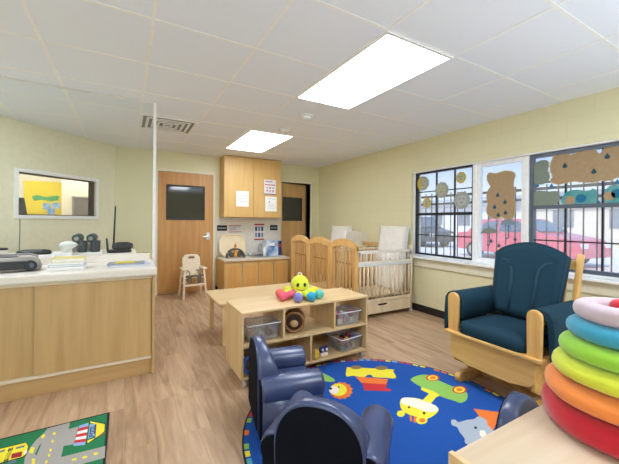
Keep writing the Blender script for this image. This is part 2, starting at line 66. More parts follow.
def floor_mat():
    m, nt, b, out = base_mat('wood_plank_floor')
    N = nt.nodes.new; Lk = nt.links.new
    tc = N('ShaderNodeTexCoord'); sp = N('ShaderNodeSeparateXYZ'); cb = N('ShaderNodeCombineXYZ'); br = N('ShaderNodeTexBrick')
    Lk(tc.outputs['Object'], sp.inputs[0]); Lk(sp.outputs['Y'], cb.inputs[0]); Lk(sp.outputs['X'], cb.inputs[1]); Lk(cb.outputs[0], br.inputs['Vector'])
    br.offset = .37; br.inputs['Scale'].default_value = 1; br.inputs['Brick Width'].default_value = 1.22; br.inputs['Row Height'].default_value = .152
    br.inputs['Mortar Size'].default_value = .0012; br.inputs['Mortar Smooth'].default_value = .3
    br.inputs['Color1'].default_value = (.15, .15, .15, 1); br.inputs['Color2'].default_value = (.85, .85, .85, 1); br.inputs['Mortar'].default_value = (.3, .3, .3, 1)
    mp = N('ShaderNodeMapping'); mp.inputs['Scale'].default_value = (9, .9, 1); Lk(tc.outputs['Object'], mp.inputs[0])
    add = N('ShaderNodeVectorMath'); add.operation = 'ADD'; Lk(mp.outputs[0], add.inputs[0])
    sc = N('ShaderNodeVectorMath'); sc.operation = 'SCALE'; sc.inputs['Scale'].default_value = 7; Lk(br.outputs['Color'], sc.inputs[0]); Lk(sc.outputs[0], add.inputs[1])
    nz = N('ShaderNodeTexNoise'); nz.inputs['Scale'].default_value = 1.6; nz.inputs['Detail'].default_value = 8; nz.inputs['Roughness'].default_value = .62; nz.inputs['Distortion'].default_value = 1.1
    Lk(add.outputs[0], nz.inputs['Vector'])
    mx = N('ShaderNodeMath'); mx.operation = 'MULTIPLY_ADD'; mx.inputs[1].default_value = .16; Lk(br.outputs['Color'], mx.inputs[0])
    s2 = N('ShaderNodeMath'); s2.operation = 'MULTIPLY'; s2.inputs[1].default_value = .84; Lk(nz.outputs['Fac'], s2.inputs[0]); Lk(s2.outputs[0], mx.inputs[2])
    rp = N('ShaderNodeValToRGB'); e = rp.color_ramp.elements
    e[0].position = .28; e[0].color = lin(FLOOR[0]); e[1].position = .72; e[1].color = lin(FLOOR[2])
    k = rp.color_ramp.elements.new(.5); k.color = lin(FLOOR[1])
    Lk(mx.outputs[0], rp.inputs[0]); Lk(rp.outputs[0], b.inputs['Base Color'])
    b.inputs['Roughness'].default_value = .42
    bp = N('ShaderNodeBump'); bp.inputs['Strength'].default_value = .12; bp.inputs['Distance'].default_value = .003
    Lk(nz.outputs['Fac'], bp.inputs['Height']); Lk(bp.outputs[0], b.inputs['Normal'])
    return m
def glass_mat(name, tint='#ffffff', refl=.08, rough=.02, haze=0, hazecol='#ffffff'):
    m = bpy.data.materials.new(name); m.use_nodes = True; nt = m.node_tree; nt.nodes.clear(); N = nt.nodes.new; Lk = nt.links.new
    out = N('ShaderNodeOutputMaterial'); t = N('ShaderNodeBsdfTransparent'); t.inputs[0].default_value = lin(tint)
    g = N('ShaderNodeBsdfGlossy'); g.inputs['Roughness'].default_value = rough
    x = N('ShaderNodeMixShader'); x.inputs[0].default_value = refl; Lk(t.outputs[0], x.inputs[1]); Lk(g.outputs[0], x.inputs[2])
    last = x
    if haze:
        d = N('ShaderNodeBsdfDiffuse'); d.inputs[0].default_value = lin(hazecol); y = N('ShaderNodeMixShader'); y.inputs[0].default_value = haze
        Lk(x.outputs[0], y.inputs[1]); Lk(d.outputs[0], y.inputs[2]); last = y
    Lk(last.outputs[0], out.inputs[0]); return m
def emit_mat(name, col, s):
    m = bpy.data.materials.new(name); m.use_nodes = True; nt = m.node_tree; nt.nodes.clear()
    out = nt.nodes.new('ShaderNodeOutputMaterial'); e = nt.nodes.new('ShaderNodeEmission')
    e.inputs[0].default_value = lin(col); e.inputs[1].default_value = s; nt.links.new(e.outputs[0], out.inputs[0]); return m
FLOOR = ('#8c6e53', '#b9997a', '#d3b796')
WALLC = '#dfd9b2'
def wood(name, c1, c2, axis, rough=.42, scale=6):
    st = {'x': (.25, 4, 4), 'y': (4, .25, 4), 'z': (4, 4, .25)}[axis]
    return mat(name, c1, rough, col2=c2, scale=scale, stretch=st, bump=.04, detail=6)
BIRCH = wood('birch_ply', '#dcc194', '#cfae7c', 'x'); BIRCHZ = wood('birch_ply_upright', '#e2c697', '#d4b17c', 'z')
MAPLE = wood('maple_laminate', '#cfae7a', '#c09c69', 'z', scale=5); MAPLEX = wood('maple_laminate_long', '#cfae7a', '#c09c69', 'x', scale=5)
OAKD = wood('golden_oak_door', '#cb9a5c', '#b9844b', 'z', scale=5)
HONEY = wood('honey_cabinet_wood', '#d8b270', '#cfa563', 'z', scale=5)
CRIBW = wood('honey_crib_wood', '#e3b878', '#d3a361', 'z'); CRIBP = wood('pale_crib_wood', '#eadbc0', '#dfcba8', 'z')
ROCKW = wood('rocker_maple', '#e4b872', '#d3a159', 'x', scale=7)
ROCKZ = wood('rocker_maple_upright', '#e4b872', '#d3a159', 'z', scale=7)
WHITE = mat('white_paint', '#f0f0ee', .45); WHITEG = mat('white_vinyl', '#f4f5f5', .35)
CREAMP = mat('cream_trim_paint', '#e6e0c8', .5)
BLACK = mat('black_plastic', '#1c1c1e', .4); DARKM = mat('dark_frame_metal', '#23262a', .4, .3)
RUBBER = mat('black_rubber_base', '#1d1815', .6)
LAMTOP = mat('white_laminate_top', '#ece6dc', .35, col2='#e9e2d7', scale=60)
STEEL = mat('brushed_steel', '#c0c2c2', .28, .9, scale=40, stretch=(1, 6, 1))
NAVY = mat('navy_vinyl', '#414d74', .27, col2='#3b476b', scale=8, bump=.03, spec=.7)
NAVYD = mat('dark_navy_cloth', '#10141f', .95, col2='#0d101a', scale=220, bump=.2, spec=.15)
TEALC = mat('teal_blue_cushion_cloth', '#1b3c4c', .85, col2='#163443', scale=120, bump=.12, spec=.25)
PAPER = mat('white_paper', '#f5f4f1', .8)
CREAM = mat('cream_plastic', '#ecd9b5', .4)
GLASS = glass_mat('hazed_window_glass', '#fbfdff', .05, .02, .11, '#ffffff')  # slightly hazy glass; its white veil also imitates the glare outside
DGLASS = mat('dark_door_glass', '#1f2420', .06, spec=.9)
PLASTIC = glass_mat('clear_bin_plastic', '#f4f7fa', .08, .2, .25, '#eceaf2')

# ------------------------------------------------------------------ mesh helpers
def B(): return bmesh.new()
def T(bm, verts, M): bmesh.ops.transform(bm, matrix=M, verts=verts)
def box(bm, x0, x1, y0, y1, z0, z1, mi=0, M=None, bev=0, seg=2):
    r = bmesh.ops.create_cube(bm, size=1)
    vs = r['verts']
    bmesh.ops.scale(bm, vec=(abs(x1-x0), abs(y1-y0), abs(z1-z0)), verts=vs)
    bmesh.ops.translate(bm, vec=((x0+x1)/2, (y0+y1)/2, (z0+z1)/2), verts=vs)
    fs = list({f for v in vs for f in v.link_faces})
    for f in fs: f.material_index = mi
    if bev:
        es = list({e for v in vs for e in v.link_edges})
        rr = bmesh.ops.bevel(bm, geom=es, offset=bev, segments=seg, affect='EDGES', profile=.6)
        vs = list({v for f in rr['faces'] for v in f.verts} | {v for v in vs if v.is_valid})
        for f in rr['faces']: f.material_index = mi
    if M: bmesh.ops.transform(bm, matrix=M, verts=vs)
    return vs
def loft(bm, rings, mi=0, cap=True, M=None):
    R = [[bm.verts.new(p) for p in r] for r in rings]
    n = len(rings[0])
    for a, b in zip(R[:-1], R[1:]):
        for i in range(n):
            f = bm.faces.new((a[i], a[(i+1) % n], b[(i+1) % n], b[i])); f.material_index = mi; f.smooth = True
    if cap:
        for r, rev in ((R[0], 1), (R[-1], 0)):
            f = bm.faces.new(list(reversed(r)) if rev else r); f.material_index = mi
    vs = [v for r in R for v in r]
    if M: bmesh.ops.transform(bm, matrix=M, verts=vs)
    return vs
def prism(bm, pts, h0, h1, plane='xy', mi=0, M=None):
    def P(a, b, h): return {'xy': (a, b, h), 'xz': (a, h, b), 'yz': (h, a, b)}[plane]
    vs = loft(bm, [[P(a, b, h0) for a, b in pts], [P(a, b, h1) for a, b in pts]], mi, True, M)
    for v in vs:
        for f in v.link_faces: f.smooth = False
    return vs
def cyl(bm, p0, p1, r, r2=None, n=16, mi=0, M=None, cap=True):
    p0, p1 = Vector(p0), Vector(p1); r2 = r if r2 is None else r2
    d = (p1-p0).normalized(); u = d.orthogonal().normalized(); v = d.cross(u)
    rg = lambda p, q: [tuple(p+u*q*math.cos(2*PI*k/n)+v*q*math.sin(2*PI*k/n)) for k in range(n)]
    return loft(bm, [rg(p0, r), rg(p1, r2)], mi, cap, M)
def rod(bm, p0, p1, r, n=16, rnd=None, mi=0, M=None):
    # cylinder with rounded ends
    p0, p1 = Vector(p0), Vector(p1); d = (p1-p0).normalized(); u = d.orthogonal().normalized(); v = d.cross(u)
    q = rnd if rnd else r*.5
    st = []
    for k in range(5):
        a = PI/2*k/4; st.append((p0+d*(q-q*math.sin(a)) if False else p0+d*(q*(1-math.cos(PI/2-a))) , r-q+q*math.sin(a)))
    st = [(p0+d*(q*(1-math.sin(a))), r-q+q*math.cos(a)) for a in (PI/2, PI*3/8, PI/4, PI/8, 0)] + [(p1-d*(q*(1-math.sin(a))), r-q+q*math.cos(a)) for a in (0, PI/8, PI/4, PI*3/8, PI/2)]
    return loft(bm, [[tuple(c+u*rr*math.cos(2*PI*k/n)+v*rr*math.sin(2*PI*k/n)) for k in range(n)] for c, rr in st], mi, True, M)
def tube(bm, pts, r, n=8, mi=0, closed=False, M=None):
    P = [Vector(p) for p in pts]; rings = []
    for i, p in enumerate(P):
        a = P[i-1] if (i or closed) else p; b = P[(i+1) % len(P)] if (i < len(P)-1 or closed) else p
        d = (b-a).normalized(); ref = Vector((0, 0, 1)) if abs(d.z) < .9 else Vector((1, 0, 0))
        u = d.cross(ref).normalized(); v = u.cross(d).normalized()
        rr = r[i] if isinstance(r, (list, tuple)) else r
        rings.append([tuple(p+u*rr*math.cos(2*PI*k/n)+v*rr*math.sin(2*PI*k/n)) for k in range(n)])
    if closed: rings.append(rings[0])
    return loft(bm, rings, mi, not closed, M)
def lathe(bm, prof, c=(0, 0, 0), n=32, mi=0, M=None):
    rings = [[(c[0]+r*math.cos(2*PI*k/n), c[1]+r*math.sin(2*PI*k/n), c[2]+z) for k in range(n)] for r, z in prof]
    return loft(bm, rings, mi, True, M)
def torus(bm, R, r, rz=None, c=(0, 0, 0), n=48, m=16, mi=0, squash=0):
    rz = rz or r; vs = []
    G = [[bm.verts.new((c[0]+(R+r*math.cos(b))*math.cos(a), c[1]+(R+r*math.cos(b))*math.sin(a), c[2]+rz*math.sin(b))) for b in [2*PI*j/m for j in range(m)]] for a in [2*PI*i/n for i in range(n)]]
    for i in range(n):
        for j in range(m):
            f = bm.faces.new((G[i][j], G[(i+1) % n][j], G[(i+1) % n][(j+1) % m], G[i][(j+1) % m])); f.smooth = True; f.material_index = mi
def ball(bm, c, r, mi=0, seg=20, M=None):
    if not isinstance(r, (tuple, list)): r = (r, r, r)
    q = bmesh.ops.create_uvsphere(bm, u_segments=seg, v_segments=max(8, seg//2), radius=1); vs = q['verts']
    bmesh.ops.scale(bm, vec=r, verts=vs); bmesh.ops.translate(bm, vec=c, verts=vs)
    for v in vs:
        for f in v.link_faces: f.smooth = True; f.material_index = mi
    if M: bmesh.ops.transform(bm, matrix=M, verts=vs)
    return vs
def obj(name, bm, mats, parent=None, bevel=0, loc=None, label=None):
    bmesh.ops.recalc_face_normals(bm, faces=bm.faces[:])
    me = bpy.data.meshes.new(name); bm.to_mesh(me); bm.free()
    for m in (mats if isinstance(mats, (list, tuple)) else [mats]): me.materials.append(m)
    o = bpy.data.objects.new(name, me); COL.objects.link(o)
    if parent: o.parent = parent
    if loc: o.location = loc
    if bevel:
        md = o.modifiers.new('bevel', 'BEVEL'); md.width = bevel; md.segments = 2; md.limit_method = 'ANGLE'; md.angle_limit = math.radians(40)
    if label: o['label'] = label
    return o
def tag(o, label, cat, group=None):
    o['label'] = label; o['category'] = cat
    if group: o['group'] = group
    return o
def thing(name, label, cat, loc=(0, 0, 0), rotz=0, group=None):
    o = bpy.data.objects.new(name, None); COL.objects.link(o); o.empty_display_size = .1
    o.location = loc; o.rotation_euler = (0, 0, rotz)
    return tag(o, label, cat, group)
def struct(name, bm=None, m=None, parent=None, **k):
    if bm is None:
        o = bpy.data.objects.new(name, None); COL.objects.link(o)
    else: o = obj(name, bm, m, parent, **k)
    if parent is None: o['kind'] = 'structure'
    return o
def dup(root, loc, rotz=None, label=None, group=None, parent=None):
    r = root.copy(); COL.objects.link(r)
    if parent is not None: r.parent = parent
    if loc is not None: r.location = loc
    if rotz is not None: r.rotation_euler = (0, 0, rotz)
    if label: r['label'] = label
    if group: r['group'] = group
    for ch in list(root.children):
        c = ch.copy(); COL.objects.link(c); c.parent = r
        for g in list(ch.children):
            d = g.copy(); COL.objects.link(d); d.parent = c
    return r
def Rz(a): return Matrix.Rotation(a, 4, 'Z')
def Rx(a): return Matrix.Rotation(a, 4, 'X')
def Ry(a): return Matrix.Rotation(a, 4, 'Y')
def Tr(*v): return Matrix.Translation(v)

# ------------------------------------------------------------------ the room
bm = B(); box(bm, -3.4, 3.79, -2.6, 6.05, -.12, 0); struct('floor', bm, floor_mat())
bm = B(); box(bm, -3.4, 3.79, -2.6, 6.05, CEIL, CEIL+.1)
struct('ceiling', bm, mat('ceiling_tile', '#ecf1fb', .9, col2='#e8edf7', scale=180, bump=.15))
bm = B()   # T bar grid, just proud of the tiles
for k in range(-6, 7):
    x = .13+.6125*k
    if -3.3 < x < 3.58: box(bm, x-.011, x+.011, -2.6, 5.88, CEIL-.002, CEIL)
for k in range(-7, 7):
    y = 2.05+.607*k
    if -2.5 < y < 5.87: box(bm, -3.3, 3.586, y-.011, y+.011, CEIL-.0019, CEIL)
struct('trim_1', bm, mat('ceiling_grid_paint', '#f6f6f5', .5))
wx = block_wall('painted_block_wall_x', WALLC, 'X'); wy = block_wall('painted_block_wall_y', WALLC, 'Y')
# back wall, with the opening of the second door
bm = B()
box(bm, -.15, 2.71, 5.88, 6.03, 0, CEIL); box(bm, 3.38, 3.79, 5.88, 6.03, 0, CEIL); box(bm, 2.71, 3.38, 5.88, 6.03, 2.03, CEIL)
struct('wall_back', bm, wx)
# right wall with the window opening
WY0, WY1, WZ0, WZ1 = .32, 3.30, .745, 1.965
bm = B()
box(bm, 3.586, 3.786, WY1, 5.88, 0, CEIL); box(bm, 3.586, 3.786, -2.6, WY0, 0, CEIL)
box(bm, 3.586, 3.786, WY0, WY1, 0, WZ0); box(bm, 3.586, 3.786, WY0, WY1, WZ1, CEIL)
struct('wall_right', bm, wy)
# diagonal left wall: local x runs along it, local y points away from the room
DA = math.atan2(1.081, 1.113); DM = Tr(-1.227, 4.834, 0) @ Rz(DA)
OX0, OX1, OZ0, OZ1 = .18, 1.17, 1.29, 1.80
bm = B()
box(bm, -3.02, OX0, 0, .12, 0, CEIL, M=DM); box(bm, OX1, 1.62, 0, .12, 0, CEIL, M=DM)
box(bm, OX0, OX1, 0, .12, 0, OZ0, M=DM); box(bm, OX0, OX1, 0, .12, OZ1, CEIL, M=DM)
struct('wall_diagonal', bm, mat('painted_wall', '#ece8ca', .6))
bm = B(); box(bm, -3.52, -3.4, -2.6, 2.75, 0, CEIL); struct('wall_left', bm, wy)
bm = B(); box(bm, -3.4, 3.79, -2.72, -2.6, 0, CEIL); struct('wall_front', bm, wx)
for nm, a in (('baseboard_right', (3.572, 3.586, -2.6, 5.88, 0, .095)),):
    bm = B(); box(bm, *a); struct(nm, bm, RUBBER)
bm = B()
for x0, x1 in ((-.1, .42), (1.42, 2.67), (3.44, 3.57)): box(bm, x0, x1, 5.868, 5.88, 0, .095)
struct('baseboard_back', bm, RUBBER)
bm = B(); box(bm, -3.0, 1.54, -.012, 0, 0, .095, M=DM); struct('baseboard_left', bm, RUBBER)

# ---- door 1 with dark window
d = struct('door_1')
bm = B(); box(bm, .425, .46, 5.85, 5.88, 0, 2.10); box(bm, 1.36, 1.395, 5.85, 5.88, 0, 2.10); box(bm, .46, 1.36, 5.85, 5.88, 2.06, 2.10)
obj('door_frame', bm, CREAMP, d, .003)
bm = B(); VX0, VX1, VZ0, VZ1 = .585, 1.215, 1.25, 1.845
box(bm, .463, VX0, 5.858, 5.88, .018, 2.057); box(bm, VX1, 1.357, 5.858, 5.88, .018, 2.057)
box(bm, VX0, VX1, 5.858, 5.88, .018, VZ0); box(bm, VX0, VX1, 5.858, 5.88, VZ1, 2.057)
leaf = obj('door_leaf', bm, OAKD, d)
bm = B(); w = .03
box(bm, VX0, VX1, 5.848, 5.866, VZ0, VZ0+w); box(bm, VX0, VX1, 5.848, 5.866, VZ1-w, VZ1); box(bm, VX0, VX0+w, 5.848, 5.866, VZ0+w, VZ1-w); box(bm, VX1-w, VX1, 5.848, 5.866, VZ0+w, VZ1-w)
obj('vision_frame', bm, mat('dark_bronze_frame', '#35322c', .5), leaf)
bm = B(); box(bm, VX0+w, VX1-w, 5.862, 5.872, VZ0+w, VZ1-w); obj('door_pane', bm, DGLASS, leaf)
bm = B(); cyl(bm, (1.275, 5.858, .955), (1.275, 5.845, .955), .03); cyl(bm, (1.275, 5.845, .955), (1.275, 5.80, .955), .011); rod(bm, (1.275, 5.80, .955), (1.17, 5.80, .955), .012, 10)
box(bm, 1.245, 1.30, 5.852, 5.858, .90, 1.03, bev=.002)
obj('door_handle', bm, STEEL, leaf)
for z in (.2, 1.0, 1.85): bm = B(); box(bm, .452, .466, 5.848, 5.858, z, z+.09); obj('hinge', bm, STEEL, leaf)
# ---- door 2, standing ajar into a dark store room
d = struct('door_2')
bm = B(); box(bm, 2.685, 2.71, 5.86, 6.03, 0, 2.07); box(bm, 3.38, 3.415, 5.86, 6.03, 0, 2.07); box(bm, 2.71, 3.38, 5.86, 6.03, 2.03, 2.07)
obj('door_frame', bm, CREAMP, d, .003)
M2 = Tr(2.715, 5.93, 0) @ Rz(math.radians(9))
bm = B(); L = .65
for a in ((0, .05, 0, .04, .02, 2.02), (.55, L, 0, .04, .02, 2.02), (.05, .55, 0, .04, .02, 1.25), (.05, .55, 0, .04, 1.74, 2.02)): box(bm, *a, M=M2)
leaf = obj('door_leaf', bm, wood('tan_oak_door', '#d2aa74', '#c29860', 'z', scale=5), d)
bm = B()
for a in ((.05, .08, -.006, .02, 1.28, 1.71), (.52, .55, -.006, .02, 1.28, 1.71), (.05, .55, -.006, .02, 1.25, 1.28), (.05, .55, -.006, .02, 1.71, 1.74)): box(bm, *a, M=M2)
obj('vision_frame', bm, MATS['dark_bronze_frame'], leaf)
bm = B(); box(bm, .08, .52, .008, .02, 1.28, 1.71, M=M2); obj('door_pane', bm, DGLASS, leaf)
bm = B(); rod(bm, (L-.06, -.045, .95), (L-.17, -.045, .95), .012, 10, M=M2); cyl(bm, (L-.06, 0, .95), (L-.06, -.045, .95), .02, M=M2)
obj('door_handle', bm, STEEL, leaf)
bm = B(); DK = mat('unlit_room_dark', '#3a3530', .9)  # darkness of the unlit room put into its wall colour
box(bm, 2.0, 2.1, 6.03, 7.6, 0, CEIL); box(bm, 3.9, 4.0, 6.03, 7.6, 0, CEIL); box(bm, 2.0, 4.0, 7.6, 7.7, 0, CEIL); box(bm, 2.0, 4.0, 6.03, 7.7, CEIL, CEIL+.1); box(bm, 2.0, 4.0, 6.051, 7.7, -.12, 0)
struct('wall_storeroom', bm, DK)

# ---- observation window in the diagonal wall and the room behind it
w_ = struct('window_1')
bm = B(); f = .042
for a in ((OX0-f, OX1+f, OZ0-f, OZ0), (OX0-f, OX1+f, OZ1, OZ1+f), (OX0-f, OX0, OZ0, OZ1), (OX1, OX1+f, OZ0, OZ1)): box(bm, a[0], a[1], -.018, .0, a[2], a[3], M=DM)
obj('window_frame', bm, WHITEG, w_, .003)
bm = B(); q = .022
for a in ((OX0, OX1, OZ0, OZ0+.012), (OX0, OX1, OZ1-.012, OZ1), (OX0, OX0+.01, OZ0+.012, OZ1-.012), (OX1-q, OX1, OZ0+.012, OZ1-.012)): box(bm, a[0], a[1], .02, .11, a[2], a[3], M=DM)
obj('window_jamb', bm, mat('brown_jamb', '#4d3d31', .6), w_)
bm = B(); box(bm, OX0, OX1, .06, .066, OZ0, OZ1, M=DM); obj('window_pane', bm, glass_mat('office_glass', '#ffffff', .06), w_)
bm = B()
H2 = CEIL+.1
box(bm, -3.6, .1, 8.2, 8.3, 0, H2); box(bm, -3.7, -3.6, 3.0, 8.3, 0, H2); box(bm, -.114, -.02, 6.03, 8.2, 0, H2); box(bm, -3.7, .1, 6.051, 8.3, -.12, -.001); box(bm, -3.7, -3.4, 2.75, 6.051, -.12, -.001); box(bm, -3.7, -3.4, 2.75, 3.0, 0, H2)
box(bm, -1.02, -.92, 7.45, 8.2, 0, H2); box(bm, -1.02, -.114, 7.35, 7.45, 0, H2)
struct('wall_office', bm, mat('office_paint', '#dccfae', .7))
bm = B(); box(bm, -3.7, .1, 2.76, 8.3, CEIL+.1, CEIL+.2); struct('ceiling_office', bm, MATS['ceiling_tile'])

# ---- windows of the right wall
GX = 3.665      # glass plane
def window(n, y0, y1, z0, z1, fr, fw, meet, cols, rows, mcol):
    w = struct(n); bm = B()
    for a in ((y0, y1, z0, z0+fw), (y0, y1, z1-fw, z1), (y0, y0+fw, z0+fw, z1-fw), (y1-fw, y1, z0+fw, z1-fw)): box(bm, 3.645, 3.70, *a)
    if meet: box(bm, 3.65, 3.69, y0+fw, y1-fw, meet-.018, meet+.018)
    obj('window_frame', bm, fr, w)
    bm = B(); box(bm, GX+.012, GX+.016, y0+fw, y1-fw, z0+fw, z1-fw); obj('window_pane', bm, GLASS, w)
    if cols:
        bm = B()
        for y in cols: box(bm, 3.666, 3.692, y-.007, y+.007, z0+fw, z1-fw)
        for z in rows: box(bm, 3.667, 3.691, y0+fw, y1-fw, z-.006, z+.006)
        obj('muntin', bm, mcol, w)
    return w
GREYF = mat('grey_aluminium_frame', '#5b6370', .4, .3)
window('window_2', 2.385, 3.275, .79, 1.95, DARKM, .022, 1.36, (2.94, 2.66), (1.675, 1.07), DARKM)
window('window_3', 1.80, 2.345, .79, 1.95, WHITEG, .042, 0, (), (), WHITEG)
window('window_4', .33, 1.765, .79, 1.95, GREYF, .034, 1.41, (1.458, 1.18, .90, .62), (1.66, 1.075), DARKM)
bm = B()
box(bm, 3.60, 3.701, WY0, WY1, 1.9502, WZ1); box(bm, 3.60, 3.701, WY0, WY1, WZ0+.03, .7898)
for y0, y1 in ((3.275, 3.30), (2.345, 2.385), (1.765, 1.80), (.32, .33)): box(bm, 3.63, 3.70, y0, y1, .79, 1.95)
struct('trim_2', bm, WHITEG)
bm = B(); box(bm, 3.50, 3.64, WY0-.05, WY1+.03, WZ0, WZ0+.028); struct('trim_3', bm, WHITEG, bevel=.005)      # stool
bm = B(); box(bm, 3.562, 3.586, WY0-.05, WY1+.02, .63, WZ0); struct('trim_4', bm, CREAMP, bevel=.004)           # apron

# ------------------------------------------------------------------ outside
bm = B(); box(bm, 3.80, 60, -30, 60, -.25, -.12)
struct('ground', bm, mat('pale_concrete_lot', '#ece6e0', .9, col2='#e2d9d0', scale=1.5, bump=.1))
IRON = mat('black_wrought_iron', '#2a2628', .5, .4)
t = thing('iron_fence', 'black wrought iron railing of upright bars close outside the windows', 'fence', (4.6, 0, -.12))
bm = B(); y = .4
while y < 6.6: box(bm, -.006, .006, y-.006, y+.006, .03, 1.86); y += .125
obj('picket', bm, IRON, t)['kind'] = 'stuff'
bm = B()
for z in (.15, 1.66, 1.79): box(bm, -.014, .014, .3, 6.7, z, z+.035)
obj('rail', bm, IRON, t)
for y in (.3, 6.7):
    bm = B(); box(bm, -.03, .03, y-.03, y+.03, 0, 1.95); ball(bm, (0, y, 1.98), .04, seg=10); obj('post', bm, IRON, t)
def car(name, label, loc, rz, paint, tall=1.0):
    t = thing(name, label, 'car', loc, rz, None)       # long axis local x, nose at +x
    prof = [(-2.2, .32), (-2.25, .75), (-2.15, .98), (-1.7, 1.02), (-1.25, 1.5*tall), (.35, 1.52*tall), (1.05, 1.05), (2.0, .88), (2.22, .68), (2.22, .32), (1.75, .3), (1.6, .52), (1.35, .6), (1.1, .52), (.95, .28), (-1.0, .28), (-1.15, .52), (-1.4, .6), (-1.65, .52), (-1.8, .3)]
    bm = B(); loft(bm, [[(x, s*.84*(1 if z < 1.1 else .82), z) for x, z in prof] for s in (-1, 1)]);
    for f in bm.faces: f.smooth = False
    obj('body', bm, paint, t, .04)
    gl = mat('car_window_tint', '#5a6b80', .1, spec=.8)
    for s in (-1, 1):
        for p in (((-1.2, 1.06), (-.95, 1.42*tall), (-.4, 1.44*tall), (-.4, 1.06)), ((-.32, 1.06), (-.32, 1.44*tall), (.3, 1.44*tall), (.85, 1.06))):
            f0 = [(x, s*(.845 if z < 1.1 else .70), z) for x, z in p]; f1 = [(x, s*(.86 if z < 1.1 else .715), z) for x, z in p]
            bm = B(); loft(bm, [f0, f1]); obj('side_window', bm, gl, t)
    bm = B(); loft(bm, [[(1.02, -.75, 1.08), (1.02, .75, 1.08), (.40, .62, 1.47*tall), (.40, -.62, 1.47*tall)], [(1.05, -.75, 1.10), (1.05, .75, 1.10), (.43, .62, 1.49*tall), (.43, -.62, 1.49*tall)]]); obj('windshield', bm, gl, t)
    bm = B(); loft(bm, [[(-1.66, -.75, 1.06), (-1.66, .75, 1.06), (-1.27, .62, 1.45*tall), (-1.27, -.62, 1.45*tall)], [(-1.69, -.75, 1.08), (-1.69, .75, 1.08), (-1.30, .62, 1.47*tall), (-1.30, -.62, 1.47*tall)]]); obj('rear_window', bm, gl, t)
    for x in (1.35, -1.4):
        for s in (-1, 1):
            bm = B(); cyl(bm, (x, s*.64, .32), (x, s*.85, .32), .32, n=24); cyl(bm, (x, s*.85, .32), (x, s*.86, .32), .2, n=16, mi=1); obj('wheel', bm, [BLACK, STEEL], t)
    for s in (-.62, .62): bm = B(); box(bm, 2.18, 2.25, s-.15, s+.15, .62, .76, bev=.02); obj('headlight', bm, WHITE, t)
    for s in (-.65, .65): bm = B(); box(bm, -2.26, -2.2, s-.12, s+.12, .72, .88); obj('tail_light', bm, mat('red_lamp', '#a01818', .3), t)
    return t
car('car', 'red car parked broadside behind the railing, seen through the right windows', (12.6, 6.3, -.12), -PI/2-.12, mat('red_car_paint', '#e06078', .3, coat=.5))
car('car', 'dark car parked far off, seen through the leftmost window', (15.5, 13.6, -.12), -PI/2-.3, mat('dark_car_paint', '#3b3f48', .3, coat=.5), 1.12)
def building(label, x, y0, y1, h, col, roof):
    t = thing('building', label, 'building', (x, (y0+y1)/2, -.12)); w = (y1-y0)/2
    bm = B(); box(bm, 0, 5, -w, w, 0, h); obj('wall', bm, col, t)
    bm = B(); loft(bm, [[(-.4, -w-.4, h), (2.5, -w-.4, h+1.0), (5.4, -w-.4, h)], [(-.4, w+.4, h), (2.5, w+.4, h+1.0), (5.4, w+.4, h)]]); obj('roof', bm, roof, t)
    k = -w+1.5
    while k < w-1:
        bm = B(); box(bm, -.05, .02, k, k+1.1, 1.1, 2.2); obj('window', bm, mat('far_window_glass', '#7d8894', .2), t); k += 2.8
SLATE = mat('grey_shingle_roof', '#b4bac2', .9)
building('long pale building with grey roof, far beyond the railing behind the dark car', 26, 13, 29, 2.7, mat('pale_grey_siding', '#e6e7ea', .8), SLATE)
building('low tan building with grey roof, far behind the red car', 24, 2, 11.5, 2.6, mat('tan_siding', '#e0d6c8', .8), SLATE)

# ------------------------------------------------------------------ window decorations
KRAFT = mat('kraft_paper', '#ab9170', .85, col2='#a38967', scale=30); GREYP = mat('grey_green_paper', '#7f8a7c', .85); TEALP = mat('teal_paper', '#3f8a92', .85, col2='#6aa39f', scale=9)
YELP = mat('mustard_paper', '#c4ae54', .85); SILV = mat('grey_paper_plate', '#a9ada4', .85, col2='#9ba097', scale=14); DROP = mat('dark_teal_paper', '#1f4d5a', .85); UMB = mat('blue_grey_paper', '#7e919c', .85)
DX = 3.655
def scallop(pts, amp=.006):
    out = []; n = len(pts); k = 0
    for i in range(n):
        a, b = pts[i], pts[(i+1) % n]; L_ = math.hypot(b[0]-a[0], b[1]-a[1]) or 1e-6; nx, ny = (b[1]-a[1])/L_, -(b[0]-a[0])/L_
        for t in (0, .5): q = amp*(1 if k % 2 else -.3)*(.6+.4*math.sin(k*1.7)); k += 1; out.append((a[0]+(b[0]-a[0])*t+nx*q, a[1]+(b[1]-a[1])*t+ny*q))
    return out
def flat(bm, pts, x=DX, th=.003, mi=0): prism(bm, pts, x, x+th, 'yz', mi)
def drop_pts(c, s): return [(c[0]+s*a, c[1]+s*b) for a, b in ((0, 1.3), (.45, .5), (.8, 0), (.75, -.5), (.35, -.85), (0, -.95), (-.35, -.85), (-.75, -.5), (-.8, 0), (-.45, .5))]
def circ(c, r, n=28, sc=0): return [(c[0]+r[0]*(1+sc*math.cos(9*a))*math.cos(a), c[1]+r[1]*(1+sc*math.cos(9*a))*math.sin(a)) for a in [2*PI*k/n for k in range(n)]]
LAB = {'d0': 'grey paper plate face with mustard edge, top left in the leftmost window', 'd1': 'grey paper plate face over the middle muntin of the leftmost window', 'd2': 'small mustard and grey paper disc, top right in the leftmost window',
       'd3': 'small yellow paper disc, lowest left of the discs in the leftmost window', 'd4': 'largest grey paper plate face, lower right in the leftmost window'}
